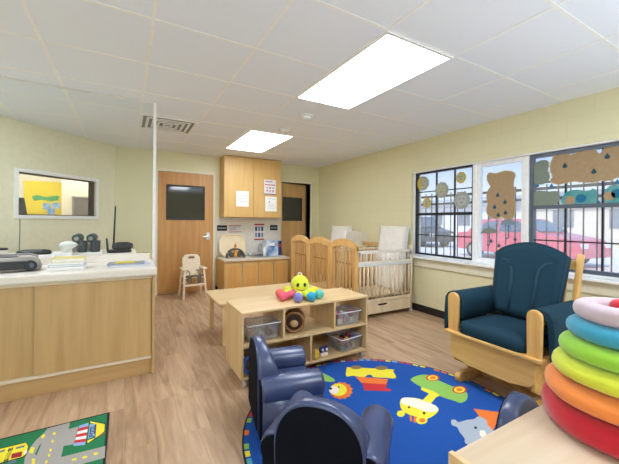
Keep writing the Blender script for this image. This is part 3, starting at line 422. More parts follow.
LAB2 = {'cloud': ('tall kraft paper cloud with dark raindrops filling the white framed middle window', KRAFT), 'grey1': ('grey green paper cloud, upper left in the right window', GREYP), 'grey2': ('grey green paper cloud, lower left in the right window', GREYP),
        'tan': ('wide kraft paper cloud with dark raindrops across the top of the right window', KRAFT), 'teal1': ('teal paper cloud with a tan dot, below the wide kraft cloud', TEALP), 'teal2': ('teal paper cloud at the far right edge of the right window', TEALP)}
for D_ in DECS:
    nm, kind, a, b = D_
    if kind == 'circ':
        t = thing('paper_plate_face', LAB[nm], 'window decoration', (DX, a[0], a[1]), 0, 'round paper faces in the leftmost window')
        c0 = (0, 0); yl = nm in ('d2', 'd3')
        bm = B(); flat(bm, circ(c0, b, 36, .03), 0); obj('plate', bm, YELP if yl else SILV, t)
        if nm == 'd0':
            bm = B(); flat(bm, [(b[0]*math.cos(q)*.98, b[1]*math.sin(q)*.98) for q in [-PI*.42+PI*.84*k/12 for k in range(13)]], -.002, .002); obj('trim', bm, YELP, t)
        bm = B(); flat(bm, circ(c0, (b[0]*.62, b[1]*.62)), -.0015, .0015); obj('centre', bm, mat('pale_olive_paper', '#b4b79c', .85) if nm != 'd4' else mat('light_grey_paper', '#b7bab8', .85), t)
        bm = B()
        for s in (-.25, .25): bm = B(); flat(bm, circ((s*b[0], .18*b[1]), (.008, .010), 10), -.003, .0015); obj('eye', bm, mat('brown_felt_pen', '#7a7264', .8), t)
        bm = B(); flat(bm, circ((0, -.25*b[1]), (.02, .007), 10), -.003, .0015); obj('mouth', bm, MATS['brown_felt_pen'], t)
    elif kind == 'poly' and nm.startswith('umb'):
        lb = 'small grey paper umbrella, lower left of the middle window' if nm == 'umb1' else 'small blue grey paper umbrella, right below the tall kraft cloud'
        y, z = b[0]; z2 = b[1][1]
        t = thing('paper_umbrella', lb, 'window decoration', (DX, y, z), 0, 'paper umbrellas in the middle window')
        bm = B(); flat(bm, [(p[0]-y, p[1]-z) for p in a], 0); obj('canopy', bm, GREYP if nm == 'umb1' else UMB, t)
        bm = B(); tube(bm, [(.002, 0, 0), (.002, 0, z2-z), (.002, .012, z2-z-.014), (.002, .028, z2-z-.008), (.002, .03, z2-z+.006)], .005, 6); obj('handle', bm, DROP, t)
    elif kind == 'poly':
        lb, m = LAB2[nm]; cy = sum(p[0] for p in a)/len(a); cz = sum(p[1] for p in a)/len(a)
        t = thing('paper_cloud', lb, 'window decoration', (DX, cy, cz), 0, 'paper clouds on the windows')
        bm = B(); flat(bm, scallop([(p[0]-cy, p[1]-cz) for p in a]), 0); cl = obj('cloud', bm, m, t)
        if m is KRAFT:
            bm = B(); flat(bm, scallop([((p[0]-cy)*1.035, (p[1]-cz)*1.035) for p in a], .008), .0035, .001); obj('fringe', bm, mat('pale_kraft_edge', '#cdbb9c', .85), cl)
        if nm.startswith('teal'):
            for (q, c_) in zip(b, (KRAFT, mat('blue_paper', '#1f6f93', .85))):
                bm = B(); flat(bm, circ((q[0]-cy, q[1]-cz), (.04, .04), 16, .06), -.002, .002); obj('dot', bm, c_, t)
        for q in (b if nm in ('cloud', 'tan') else []):
            bm = B(); flat(bm, drop_pts((q[0]-cy, q[1]-cz), .024), -.002, .002); obj('raindrop', bm, DROP, t)
    else:
        for i, q in enumerate(a):
            where = {'wdrops': ['dark paper raindrop low right in the middle window', 'dark paper raindrop low centre in the middle window', 'dark paper raindrop beside the grey umbrella handle'],
                     'drops3': ['blue paper raindrop below the upper grey cloud, left one', 'blue paper raindrop below the upper grey cloud, right one', 'blue paper raindrop between the two teal clouds', 'blue paper raindrop above the far right teal cloud']}[nm][i]
            bm = B(); flat(bm, drop_pts((0, 0), .02), 0); tag(obj('paper_raindrop', bm, DROP if nm == 'wdrops' else MATS['blue_paper'], loc=(DX, q[0], q[1])), where, 'window decoration', 'loose paper raindrops on the windows')

# ------------------------------------------------------------------ ceiling things
PANEL = emit_mat('lit_diffuser', '#eef5ff', LAMP)
def ceiling_light(x0, y0, label, first=[None]):
    if first[0]: return dup(first[0], (x0, y0, CEIL), None, label)
    t = thing('ceiling_light', label, 'ceiling light', (x0, y0, CEIL), 0, 'lit ceiling panels'); first[0] = t
    bm = B()
    for a in ((0, .62, 0, .022), (0, .62, 1.19, 1.212), (0, .02, .022, 1.19), (.60, .62, .022, 1.19)): box(bm, *a, -.009, -.001)
    obj('frame', bm, WHITE, t)
    bm = B(); box(bm, .02, .60, .022, 1.19, -.006, -.002); obj('diffuser', bm, PANEL, t)
    return t
ceiling_light(1.355, 1.445, 'large lit ceiling panel, the nearer of the two in the photo')
ceiling_light(1.355, 3.875, 'lit ceiling panel in front of the upper wall cabinet, the farther one')
for p in ((-1.71, 2.66), (-1.71, -1.0), (1.355, -1.0)): ceiling_light(p[0], p[1], 'unseen lit ceiling panel, added for more light')  # out of view, added to brighten the room
dl = ceiling_light(-1.9, 6.5, 'unseen lit panel added to light the office behind the observation window'); dl.location.z = CEIL+.1
dl = ceiling_light(-.95, 6.10, 'unseen lit panel added to brighten the cream office wall'); dl.location.z = CEIL+.1
# the two office panels above are unseen, added to light that room
t = thing('ceiling_vent', 'white square air vent in the ceiling with stepped louvres', 'vent', (.43, 4.22, CEIL))
bm = B()
for s0, s1, z in ((.27, .30, -.012), ): 
    for a in ((-s1, s1, -s1, -s0), (-s1, s1, s0, s1), (-s1, -s0, -s0, s0), (s0, s1, -s0, s0)): box(bm, *a, z, -.001)
obj('frame', bm, WHITE, t)
bm = B(); box(bm, -.27, .27, -.27, .27, -.004, -.001); obj('backing', bm, mat('vent_shadow_metal', '#8d9092', .7), t)
bm = B()
for s in (.235, .175, .115, .055):
    for a in ((-s, s, -s, -s+.028), (-s, s, s-.028, s), (-s, -s+.028, -s+.028, s-.028), (s-.028, s, -s+.028, s-.028)): box(bm, *a, -.015, -.009)
obj('louvre', bm, WHITE, t)
bm = B()
for a in ((-.27, .27, -.006, .006), (-.006, .006, -.27, .27)): box(bm, *a, -.009, -.004)
obj('spider', bm, MATS['vent_shadow_metal'], t)
for (x, y), lb in (((1.687, 3.043), 'white round smoke detector next to the nearer lit panel'), ((1.72, 3.66), 'white round smoke detector beside the farther lit panel')):
    t = thing('smoke_detector', lb, 'smoke detector', (x, y, CEIL), 0, 'ceiling smoke detectors')
    bm = B(); lathe(bm, [(.072, -.001), (.072, -.014), (.06, -.02)]); obj('base', bm, WHITE, t)
    bm = B(); lathe(bm, [(.052, -.02), (.05, -.035), (.035, -.046), (.0015, -.048)]); obj('sensor_cap', bm, WHITE, t)
    bm = B(); cyl(bm, (.03, 0, -.04), (.03, 0, -.049), .005, n=8); obj('test_button', bm, mat('grey_button', '#9a9a9a', .5), t)
# slim screen post with its top rail and clear panel
t = thing('glass_screen', 'clear screen with slim white post and top rail behind the counter', 'screen', (.243, 3.505, 0))
bm = B(); box(bm, -.013, .013, -.013, .013, 0, CEIL-.012); obj('post', bm, WHITE, t, .002)
bm = B(); box(bm, -3.0+.8, .013, -.012, .012, CEIL-.012, CEIL-.005); obj('top_rail', bm, WHITE, t)
bm = B(); box(bm, -2.2, -.013, -.002, .002, .95, CEIL-.012); obj('clear_panel', bm, glass_mat('clear_acrylic', '#fafcfc', 0, .02, .012), t)

# ------------------------------------------------------------------ left counter cabinet
t = thing('counter_cabinet', 'long pale wood cabinet with sliding doors under a white counter, left', 'cabinet', (0, 2.914, 0))
X0, X1 = -2.2, .212
bm = B(); box(bm, X0, X1-.02, .02, .55, 0, .80); obj('carcass', bm, MAPLEX, t)
bm = B(); box(bm, X1-.022, X1, -.03, .56, 0, .80); obj('end_panel', bm, MAPLE, t, .002)
bm = B(); box(bm, X0, X1-.022, -.004, .02, 0, .125); obj('plinth', bm, MAPLEX, t, .002)
bm = B(); box(bm, X0, X1-.022, -.022, .02, .125, .145); box(bm, X0, X1-.022, -.02, .02, .775, .80); obj('door_track', bm, mat('beige_track', '#e9dcc4', .4), t, .002)
def sdoor(x0, x1, y, px):
    bm = B(); box(bm, x0, x1, y, y+.016, .147, .773); o = obj('sliding_door', bm, MAPLE, t, .002)
    bm = B(); box(bm, px-.028, px+.028, y-.003, y, .60, .72, bev=.001); box(bm, px-.018, px+.018, y-.0045, y-.003, .61, .71); obj('finger_pull', bm, mat('beige_pull', '#c9a87b', .5), o)
sdoor(-.55, X1-.025, -.018, .145); sdoor(-1.35, -.50, .003, -.47-.06); sdoor(-2.19, -1.33, -.018, -1.4)
bm = B(); box(bm, X0, X1+.012, -.06, .60, .80, .86, bev=.012); obj('worktop', bm, LAMTOP, t)
bm = B(); box(bm, X0, X1-.01, .535, .56, .86, .925, bev=.003); obj('upstand', bm, LAMTOP, t)
# back desk behind the screen
t = thing('back_desk', 'white topped desk against the slanted wall behind the counter', 'desk', (0, 3.62, 0))
bm = B(); prism(bm, [(-2.0, 0), (.10, 0), (.10, .75), (-.80, .75), (-2.0, -.38+.0)] if False else [(-1.9, 0), (.10, 0), (.10, .72), (-1.15, .72), (-1.9, .25)], .865, .90); obj('desktop', bm, LAMTOP, t, .003)
bm = B(); box(bm, -1.85, .08, .02, .26, 0, .865); box(bm, .04, .08, .26, .68, 0, .865); obj('base', bm, MAPLE, t)

CT = .862
def cuboid_book(name, x, y, z, w, d, h, cover, label, rz=0, group=None, cat='book', tr=None):
    t = thing(name, label, cat, (x, y, z), rz, group)
    bm = B(); box(bm, -w/2, w/2, -d/2, d/2, 0, .003); box(bm, -w/2, w/2, -d/2, d/2, h-.003, h); box(bm, -w/2, -w/2+.004, -d/2, d/2, 0, h); obj('cover', bm, cover, t)
    bm = B(); box(bm, -w/2+.004, w/2-.004, -d/2+.003, d/2-.003, .003, h-.003); obj('pages', bm, tr or PAPER, t)
G = 'books and papers stacked on the white counter'
YEL = mat('pale_yellow_cover', '#e5d68a', .5, col2='#d8c873', scale=30)
cuboid_book('book', -.385, 3.10, CT, .225, .20, .024, mat('white_cover', '#eceff2', .4), 'white covered book at the bottom of the counter stack', 0, G)
cuboid_book('book', -.385, 3.105, CT+.0245, .222, .20, .016, mat('grey_blue_cover', '#aebbca', .4), 'thin grey blue book second from the bottom of the stack', .03, G)
cuboid_book('book', -.385, 3.10, CT+.041, .218, .198, .016, MATS['white_cover'], 'white book below the yellow one in the counter stack', -.02, G)
cuboid_book('book', -.378, 3.11, CT+.0575, .205, .19, .028, YEL, 'pale yellow covered book on top of the counter stack', .04, G)
G = 'loose folders at the right end of the counter'
cuboid_book('folder', .03, 3.12, CT, .30, .20, .012, mat('lilac_cover', '#c9cfe6', .5), 'lilac white folder lying flat at the counter end', .12, G, 'folder')
cuboid_book('folder', .01, 3.13, CT+.0125, .27, .18, .008, mat('slate_cover', '#8c95a6', .5), 'thin slate folder on top of the lilac one', -.05, G, 'folder')
bm = B(); box(bm, -.07, .07, -.045, .045, 0, .006); tag(obj('notepad', bm, mat('yellow_pad', '#e8d43c', .7), loc=(.0, 3.13, CT+.021)), 'small yellow notepad lying on the slate folder', 'notepad')
# CD player
t = thing('cd_player', 'grey and black portable stereo on the left end of the counter', 'stereo', (-.755, 3.13, CT), .10)
SIL = mat('silver_plastic', '#a09b94', .35, .2); 
bm = B()
def ov(rx, ry, n=32): return [(rx*math.copysign(abs(math.cos(a))**.75, math.cos(a)), ry*math.copysign(abs(math.sin(a))**.75, math.sin(a))) for a in [2*PI*k/n for k in range(n)]]
loft(bm, [[(x, y, z) for x, y in ov(a, b)] for a, b, z in ((.17, .085, 0), (.20, .10, .012), (.205, .105, .03), (.19, .10, .075), (.165, .09, .095), (.12, .07, .103))]); obj('body', bm, SIL, t)
for s in (-1, 1):
    bm = B(); cyl(bm, (s*.14, -.085, .042), (s*.15, -.112, .044), .040, .036, n=20); sp = obj('speaker', bm, mat('speaker_grille', '#22252c', .5), t)
    bm = B(); cyl(bm, (s*.15, -.113, .044), (s*.15, -.115, .044), .018, n=16); obj('cone', bm, mat('speaker_cone', '#5a6272', .4), sp)
bm = B(); box(bm, -.125, .125, -.112, -.07, .018, .078, bev=.008); obj('control_panel', bm, BLACK, t)
bm = B(); lathe(bm, [(.066, .100), (.066, .106), (.055, .110), (.001, .111)]); obj('disc_lid', bm, mat('dark_grey_lid', '#4c4a48', .3), t)
bm = B(); tube(bm, [(-.17, .02, .07), (-.17, .06, .10), (-.12, .085, .112), (.12, .085, .112), (.17, .06, .10), (.17, .02, .07)], .008); obj('carry_handle', bm, SIL, t)
# cup
t = thing('travel_mug', 'cream travel mug with dark rim at the left edge of the counter', 'mug', (-.842, 3.36, CT))
bm = B(); lathe(bm, [(.032, 0), (.036, .01), (.042, .135), (.041, .14)]); obj('body', bm, mat('cream_mug', '#e8e0d2', .4), t)
bm = B(); lathe(bm, [(.043, .14), (.043, .15), (.036, .156), (.001, .157)]); obj('lid', bm, BLACK, t)
# radio / tape player on desk
t = thing('tape_dispenser', 'low black office dispenser on a white tray behind the stereo', 'dispenser', (-.72, 3.78, .90))
bm = B(); box(bm, -.16, .16, -.09, .09, 0, .022, bev=.006); obj('tray', bm, WHITE, t)
bm = B(); loft(bm, [[(x, y, z) for x, y in ov(a, b)] for a, b, z in ((.12, .055, .022), (.13, .06, .035), (.115, .05, .06), (.07, .03, .068))]); obj('body', bm, BLACK, t)
# tissue box
t = thing('tissue_box', 'white tissue box with a tissue pulled out, behind the yellow book', 'tissue box', (-.50, 3.80, .90))
bm = B(); box(bm, -.06, .06, -.06, .06, 0, .03, bev=.004); obj('box', bm, WHITE, t)
bm = B(); n = 14
loft(bm, [[(r*(1+.35*math.sin(3*a+z*40))*math.cos(a)+z*.25, r*(1+.35*math.sin(3*a+z*40))*math.sin(a), .03+z) for a in [2*PI*k/n for k in range(n)]] for r, z in ((.012, -.004), (.03, .02), (.045, .045), (.03, .062), (.012, .07))]); obj('tissue', bm, mat('tissue_paper', '#f4f2ee', .9), t).scale = (1.5, 1.2, 1.35)
# cups on a tray
t0 = None
bm = B(); box(bm, -.13, .11, -.07, .07, 0, .018, bev=.005); tag(obj('tray', bm, WHITE, loc=(-.31, 3.90, .90)), 'small white tray carrying the dark tumblers', 'tray')
for i, (x, lb) in enumerate(((-.375, 'dark speckled tumbler, left of the two on the white tray'), (-.265, 'dark speckled tumbler, right of the two on the white tray'))):
    if t0 is None:
        t0 = t = thing('tumbler', lb, 'tumbler', (x, 3.90, .918), 0, 'dark tumblers on the white tray')
        bm = B(); lathe(bm, [(.036, 0), (.042, .008), (.046, .10), (.044, .104)], n=24); obj('cup', bm, mat('dark_speckled_ceramic', '#3b4144', .35, col2='#2c3134', scale=90), t)
        bm = B(); lathe(bm, [(.047, .104), (.047, .113), (.03, .117), (.001, .118)], n=24); obj('lid', bm, BLACK, t)
    else: dup(t0, (x, 3.90, .918), 0, lb)
BOT = mat('dark_green_lid', '#41524a', .4)
for i, (x, lb) in enumerate(((-.43, 'dark green round jar lying behind the tumblers, left'), (-.31, 'dark green round jar lying behind the tumblers, right'))):
    t = thing('jar', lb, 'jar', (x, 4.02, .90), 0, 'round jars behind the tumblers')
    bm = B(); lathe(bm, [(.04, 0), (.04, .11), (.03, .12)], n=20); obj('body', bm, SIL, t)
    bm = B(); cyl(bm, (0, -.045, .15), (.02, .02, .16), .042, n=20); cyl(bm, (0, -.046, .15), (0, -.052, .15), .02, n=14, mi=1); obj('lid', bm, [BOT, SIL], t)
    bm = B(); cyl(bm, (0, 0, .119), (0, 0, .13), .012); obj('neck', bm, SIL, t)
# cordless phone
t = thing('desk_phone', 'black desk phone with a tall antenna by the slanted wall', 'phone', (-.055, 3.95, .90))
bm = B(); loft(bm, [[(x*1.0, y, z) for x, y in ov(a, b)] for a, b, z in ((.11, .07, 0), (.115, .072, .02), (.105, .065, .03))]); obj('base', bm, BLACK, t)
bm = B(); loft(bm, [[(x+.03, y, z) for x, y in ov(a, b)] for a, b, z in ((.07, .05, .028), (.10, .055, .05), (.095, .05, .09), (.05, .03, .108))]); obj('handset', bm, BLACK, t)
bm = B(); cyl(bm, (-.055, .03, .02), (-.04, .04, .49), .010, .008, n=10); obj('antenna', bm, BLACK, t)
bm = B(); cyl(bm, (-.105, .0, .02), (-.115, .0, .15), .011, .009, n=10); obj('stub', bm, BLACK, t)
# cord down the diagonal wall
bm = B(); tube(bm, [tuple(DM @ Vector(p)) for p in ((.20, -.004, 1.25), (.203, -.004, 1.1), (.198, -.004, .95), (.20, -.004, .8))], .003, 6); tag(obj('cord', bm, mat('grey_cord', '#6d7264', .6)), 'thin grey cord running down the slanted wall below the observation window', 'cord')

# things seen in the office
YB = mat('yellow_board_paper', '#e2c636', .8, col2='#d8b92c', scale=6)
t = thing('bulletin_board', 'bright yellow bulletin board with a green banner, seen in the office', 'bulletin board', (-1.42, 8.19, 1.72))
bm = B(); box(bm, -.30, .39, -.012, .008, -.44, .27); obj('board', bm, YB, t)
bm = B(); prism(bm, [(-.18, -.03), (-.1, .0), (.05, -.04), (.18, .0), (.25, -.01), (.23, -.09), (.12, -.12), (-.02, -.09), (-.15, -.12)], -.018, -.012, 'xz'); obj('banner', bm, mat('green_banner', '#4f9a5a', .8), t)
bm = B()
for x, z in ((.05, -.22), (.2, -.2), (.12, -.32)): box(bm, x-.06, x+.06, -.018, -.012, z-.06, z+.06)
obj('picture', bm, mat('pale_blue_print', '#a9c4dc', .7, col2='#5f86b4', scale=14), t)
t = thing('wall_hatch', 'grey framed window hatch on the cream office wall', 'hatch', (-.70, 7.34, 1.45))
bm = B()
for a in ((-.16, .14, -.30, -.27), (-.16, .14, .19, .22), (-.16, -.13, -.3, .22), (.11, .14, -.3, .22)): box(bm, a[0], a[1], -.02, .008, a[2], a[3])
obj('frame', bm, mat('grey_frame', '#8d8578', .6), t)
bm = B(); box(bm, -.13, .11, -.008, .008, -.27, .19); obj('panel', bm, mat('brown_blind', '#6d625a', .6), t)
t = thing('desk_phone', 'dark desk phone standing on the ledge inside the observation window', 'phone', tuple(DM @ Vector((.28, .10, OZ0+.012))), DA)
bm = B(); loft(bm, [[(-.05, -.03, 0), (.05, -.03, 0), (.05, .03, 0), (-.05, .03, 0)], [(-.02, .0, .20), (.035, .0, .20), (.035, .03, .20), (-.02, .03, .20)]]); obj('body', bm, BLACK, t, .006)

t = thing('office_desk', 'white office desk below the yellow board', 'desk', (-1.75, 7.6, 0))
bm = B(); box(bm, -.9, .72, -.3, .3, 1.22, 1.26); obj('desktop', bm, WHITE, t)
bm = B(); box(bm, -.88, .70, -.25, .28, 0, 1.22); obj('base', bm, WHITE, t)
bm = B(); box(bm, -.1, .1, -.015, .01, -.1, .1); tag(obj('picture_frame', bm, mat('brown_print', '#7d6a58', .7), loc=(-1.98, 8.19, 1.73)), 'small brown picture left of the yellow board in the office', 'picture')

# ------------------------------------------------------------------ kitchenette
t = thing('wall_cabinet', 'honey wood two-door wall cabinet up at the ceiling above the sink', 'cabinet', (2.02, 5.88, 1.305))
H = CEIL-.008-1.305
bm = B(); box(bm, -.54, .54, -.28, 0, 0, H); obj('body', bm, HONEY, t, .002)
for x0, x1 in ((-.538, -.003), (.003, .538)):
    bm = B(); box(bm, x0, x1, -.30, -.281, .004, H-.004); obj('door', bm, HONEY, t, .003)
G = 'paper notices taped to the wall cabinet'
def sheet(x0, x1, z0, z1, y, label, kind, group=G, rz=0, top='#f6f5f2'):
    w, h = x1-x0, z1-z0
    t = thing('notice', label, 'notice', ((x0+x1)/2, y, z0), 0, group)
    bm = B(); box(bm, -w/2, w/2, -.002, 0, 0, h); obj('sheet', bm, mat('sheet_'+top[1:], top, .8), t)
    ink = mat('grey_ink', '#8b8f98', .8); red = mat('red_ink', '#b5483f', .8); blu = mat('blue_ink', '#3f5f9a', .8)
    bm = B()
    if kind == 'text':
        for k in range(7): box(bm, -w*.36, w*(.36 if k % 3 else .2), -.003, -.002, h*(.82-.1*k), h*(.82-.1*k)+h*.018)
        obj('print', bm, ink, t)
    elif kind == 'form':
        box(bm, -w*.38, w*.38, -.003, -.002, h*.84, h*.86); box(bm, -w*.2, -w*.1, -.003, -.002, h*.6, h*.7)
        for k in range(4): box(bm, -w*.3, w*.3, -.003, -.002, h*(.5-.1*k), h*(.5-.1*k)+h*.012)
        obj('print', bm, ink, t)
    elif kind == 'poster':
        box(bm, -w*.4, w*.2, -.003, -.002, h*.84, h*.9, 0); box(bm, -w*.42, w*.42, -.003, -.002, h*.62, h*.68, 1)
        for i in range(3):
            for j in range(2): box(bm, (-.3+.25*i)*w, (-.18+.25*i)*w, -.003, -.002, h*(.2+.2*j), h*(.3+.2*j), 0 if (i+j) % 2 else 1)
        box(bm, -w*.5, w*.5, -.003, -.002, 0, h*.05, 2)
        obj('print', bm, [ink, red, blu], t)
    elif kind == 'grid':
        box(bm, -w*.5, w*.5, -.003, -.002, h*.9, h, 1); box(bm, -w*.5, w*.5, -.003, -.002, 0, h*.09, 1)
        for i in range(3):
            for j in range(2): box(bm, (-.42+.3*i)*w, (-.20+.3*i)*w, -.003, -.002, h*(.17+.38*j), h*(.45+.38*j), 2 if (i+j) % 2 else 0)
        obj('print', bm, [ink, red, blu], t)
    elif kind == 'card':
        for k in range(3): box(bm, -w*.4, w*(.1 if k else .4), -.003, -.002, h*(.75-.2*k), h*(.75-.2*k)+h*.06, 0)
        box(bm, -w*.5, w*.5, -.003, -.002, 0, h*.08, 1); box(bm, -w*.5, w*.5, -.003, -.002, h*.92, h, 1)
        obj('print', bm, [ink, red], t)
    elif kind == 'sign':
        box(bm, -w*.4, w*.4, -.003, -.002, h*.35, h*.62); obj('print', bm, mat('grey_sign_print', '#8a949c', .6), t)
sheet(1.695, 1.925, 1.50, 1.775, 5.579, 'single white notice taped to the left door of the wall cabinet', 'text')
sheet(2.22, 2.455, 1.74, 2.015, 5.579, 'upper poster with red print on the right door of the wall cabinet', 'poster', top='#efe6e8')
sheet(2.245, 2.475, 1.425, 1.70, 5.579, 'lower white form on the right door of the wall cabinet', 'form')
bm = B(); box(bm, 1.42, 2.68, 5.868, 5.88, .60, 1.305); struct('trim_5', bm, mat('white_backsplash', '#e4dfd4', .4))
G2 = 'small signs on the backsplash'
sheet(1.435, 1.615, 1.058, 1.16, 5.868, 'black plate sign left on the backsplash, next to the door', 'sign', G2, top='#20262c')
sheet(2.465, 2.625, 1.062, 1.166, 5.868, 'black plate sign right on the backsplash, next to the ajar door', 'sign', G2, top='#20262c')
sheet(1.64, 1.885, 1.03, 1.165, 5.868, 'small white card with red edges left on the backsplash', 'card', G2, top='#ddd6d8')
sheet(2.14, 2.345, .875, 1.19, 5.868, 'red and blue picture chart in the middle of the backsplash', 'grid', G2, top='#e8e4e2')
t = thing('sink_cabinet', 'low honey wood base cabinet with a sink along the back wall', 'cabinet', (1.43, 5.88, 0))
W = 1.19; D_ = .54; Hc = .555
bm = B(); box(bm, 0, W, -D_, -.004, .06, Hc); box(bm, .02, W-.02, -D_+.05, -.02, 0, .06); obj('body', bm, HONEY, t, .002)
for i in range(4):
    x0 = .012+i*(W-.02)/4; x1 = x0+(W-.02)/4-.008
    bm = B(); box(bm, x0, x1, -D_-.018, -D_-.001, .07, Hc-.03); box(bm, x0+.045, x1-.045, -D_-.0185, -D_-.017, .115, Hc-.075, 1)
    o = obj('door', bm, [HONEY, mat('honey_panel', '#dba862', .45, col2='#cf9a55', scale=5, stretch=(4, 4, .25))], t, .002)
    bm = B(); k = x1-.02 if i % 2 == 0 else x0+.02; cyl(bm, (k, -D_-.018, Hc-.07), (k, -D_-.032, Hc-.07), .009, n=10); obj('knob', bm, STEEL, o)
bm = B(); box(bm, -.012, W+.012, -D_-.035, -.013, Hc, Hc+.035, bev=.006); obj('worktop', bm, mat('beige_laminate', '#ddd0bc', .35, col2='#d2c3ad', scale=80), t)
bm = B(); zt = Hc+.035
for a in ((.56, .98, -.47, -.45), (.56, .98, -.11, -.09), (.56, .58, -.45, -.11), (.96, .98, -.45, -.11)): box(bm, *a, zt, zt+.008)
box(bm, .58, .96, -.45, -.11, zt, zt+.002); obj('sink', bm, STEEL, t)
bm = B(); cyl(bm, (.78, -.075, zt), (.78, -.075, zt+.06), .016); tube(bm, [(.78, -.075, zt+.05), (.78, -.075, zt+.17), (.78, -.10, zt+.21), (.78, -.16, zt+.22), (.78, -.21, zt+.19), (.78, -.21, zt+.16)], .01)
fa = obj('faucet', bm, STEEL, t)
bm = B(); rod(bm, (.71, -.075, zt+.03), (.71, -.12, zt+.05), .009, 10); rod(bm, (.85, -.075, zt+.03), (.85, -.12, zt+.05), .009, 10); box(bm, .69, .87, -.09, -.06, zt, zt+.03, bev=.005); obj('tap_handle', bm, STEEL, fa)
ZS = .59
def rrect(w, h, r, n=6):
    P = []
    for cx, cy, a0 in ((w/2-r, h/2-r, 0), (-w/2+r, h/2-r, PI/2), (-w/2+r, -h/2+r, PI), (w/2-r, -h/2+r, 3*PI/2)):
        for k in range(n+1): a = a0+PI/2*k/n; P.append((cx+r*math.cos(a), cy+r*math.sin(a)))
    return P
MT = Tr(1.70, 5.80, ZS+.21) @ Rx(math.radians(-12))
t = thing('tray', 'big cream rounded tray leaning on the backsplash by the sink', 'tray', (1.70, 5.745, ZS))
ML = Rx(math.radians(-14)) @ Tr(0, 0, .205)
bm = B(); loft(bm, [[(x, y_, z) for x, z in rrect(*a)] for y_, a in ((0, (.46, .38, .12)), (-.018, (.50, .41, .14)), (-.024, (.50, .41, .14)), (-.024, (.46, .37, .12)), (-.010, (.44, .35, .11)))], M=ML); obj('tray_body', bm, CREAM, t)
t = thing('drying_rack', 'grey arched rack with an orange bottle in front of the cream tray', 'rack', (1.68, 5.55, ZS))
RK = mat('dark_grey_rubber', '#5b5752', .6)
bm = B(); box(bm, -.17, .17, -.07, .07, 0, .012, bev=.004); obj('base', bm, mat('grey_rack_base', '#a9a39a', .5), t)
for yy in (-.04, .04):
    bm = B(); tube(bm, [(.15*math.cos(a), yy, .012+.15*math.sin(a)) for a in [PI*k/14 for k in range(15)]], .014, 8); obj('arch', bm, RK, t)
for x, hh in ((-.07, .10), (.07, .11)):
    bm = B(); ball(bm, (x, 0, .012+hh/2), (.045, .035, hh/2), seg=14); obj('cup', bm, RK, t)
t = thing('bottle', 'orange squeeze bottle standing in the grey arched rack', 'bottle', (1.68, 5.55, ZS+.013))
bm = B(); lathe(bm, [(.028, 0), (.034, .02), (.036, .12), (.024, .16), (.02, .18)], n=20); obj('body', bm, mat('orange_plastic', '#e8a33a', .4), t)
bm = B(); lathe(bm, [(.024, .18), (.024, .20), (.012, .23), (.004, .245)], n=16); obj('cap', bm, mat('amber_cap', '#d98a22', .4), t)
BXB = mat('blue_white_print', '#dfe9f3', .4, col2='#3b78b8', scale=7, detail=1)
t = thing('cardboard_box', 'blue and white printed box standing at the right end of the sink', 'box', (2.40, 5.62, ZS), -.05)
bm = B(); box(bm, -.14, .18, -.05, .06, 0, .29); obj('box', bm, BXB, t, .002)
bm = B(); box(bm, .181, .183, -.045, .055, .01, .28); box(bm, .11, .179, -.052, -.0505, .01, .28); obj('spine', bm, mat('navy_print', '#27305e', .4), t)
bm = B(); box(bm, -.08, .04, -.0525, -.0505, .19, .25, 0); box(bm, .12, .17, -.054, -.0525, .17, .22, 1); obj('label_print', bm, [PAPER, MATS['red_ink']], t)
for (x, y, h, c, lb) in ((2.215, 5.52, .20, '#e6ecf0', 'white pump bottle left of the blue printed box'), (2.02, 5.74, .08, '#b7cdbd', 'small green glass jar behind the sink, nearest the cream tray'), (2.10, 5.76, .07, '#c3a29a', 'small pinkish jar behind the sink')):
    t = thing('bottle' if h > .1 else 'jar', lb, 'bottle' if h > .1 else 'jar', (x, y, ZS + (.009 if x == 2.215 else 0)))
    bm = B(); lathe(bm, [(.03, 0), (.035, .01), (.035, h*.7), (.014, h*.82), (.014, h*.85)], n=16); obj('body', bm, mat('bottle_'+c[1:], c, .2), t)
    bm = B(); lathe(bm, [(.018, h*.85), (.018, h*.95), (.004, h)], n=12); obj('cap', bm, STEEL, t)

# ------------------------------------------------------------------ high chair
t = thing('high_chair', 'small cream plastic feeding chair standing in front of the closed door', 'high chair', (.955, 5.50, 0), .06)
CP = mat('cream_chair_plastic', '#ecdcc2', .45)
bm = B(); MB_ = Rx(math.radians(-8)); 
outer = [(-.13, 0), (.13, 0), (.145, .2), (.14, .30), (.10, .345), (.0, .355), (-.10, .345), (-.14, .30), (-.145, .2)]
MM = Tr(0, .07, .33) @ Rx(math.radians(-9))
def ringpoly(s, y, dz=0): return [(x*s, y, .18+(z-.18)*s) for x, z in outer]
loft(bm, [ringpoly(.94, .012), ringpoly(1, .0), ringpoly(1, -.015), ringpoly(.93, -.025)], M=MM); bk = obj('backrest', bm, CP, t)
bm = B(); loft(bm, [[(x, y_, z+.30) for x, z in rrect(.10, .035, .015)] for y_ in (-.0262, -.03)], M=MM); obj('handle_slot', bm, mat('slot_shadow_brown', '#7c6144', .8), bk)
bm = B(); box(bm, -.15, .15, -.13, .10, .315, .345, bev=.012); obj('seat', bm, CP, t)
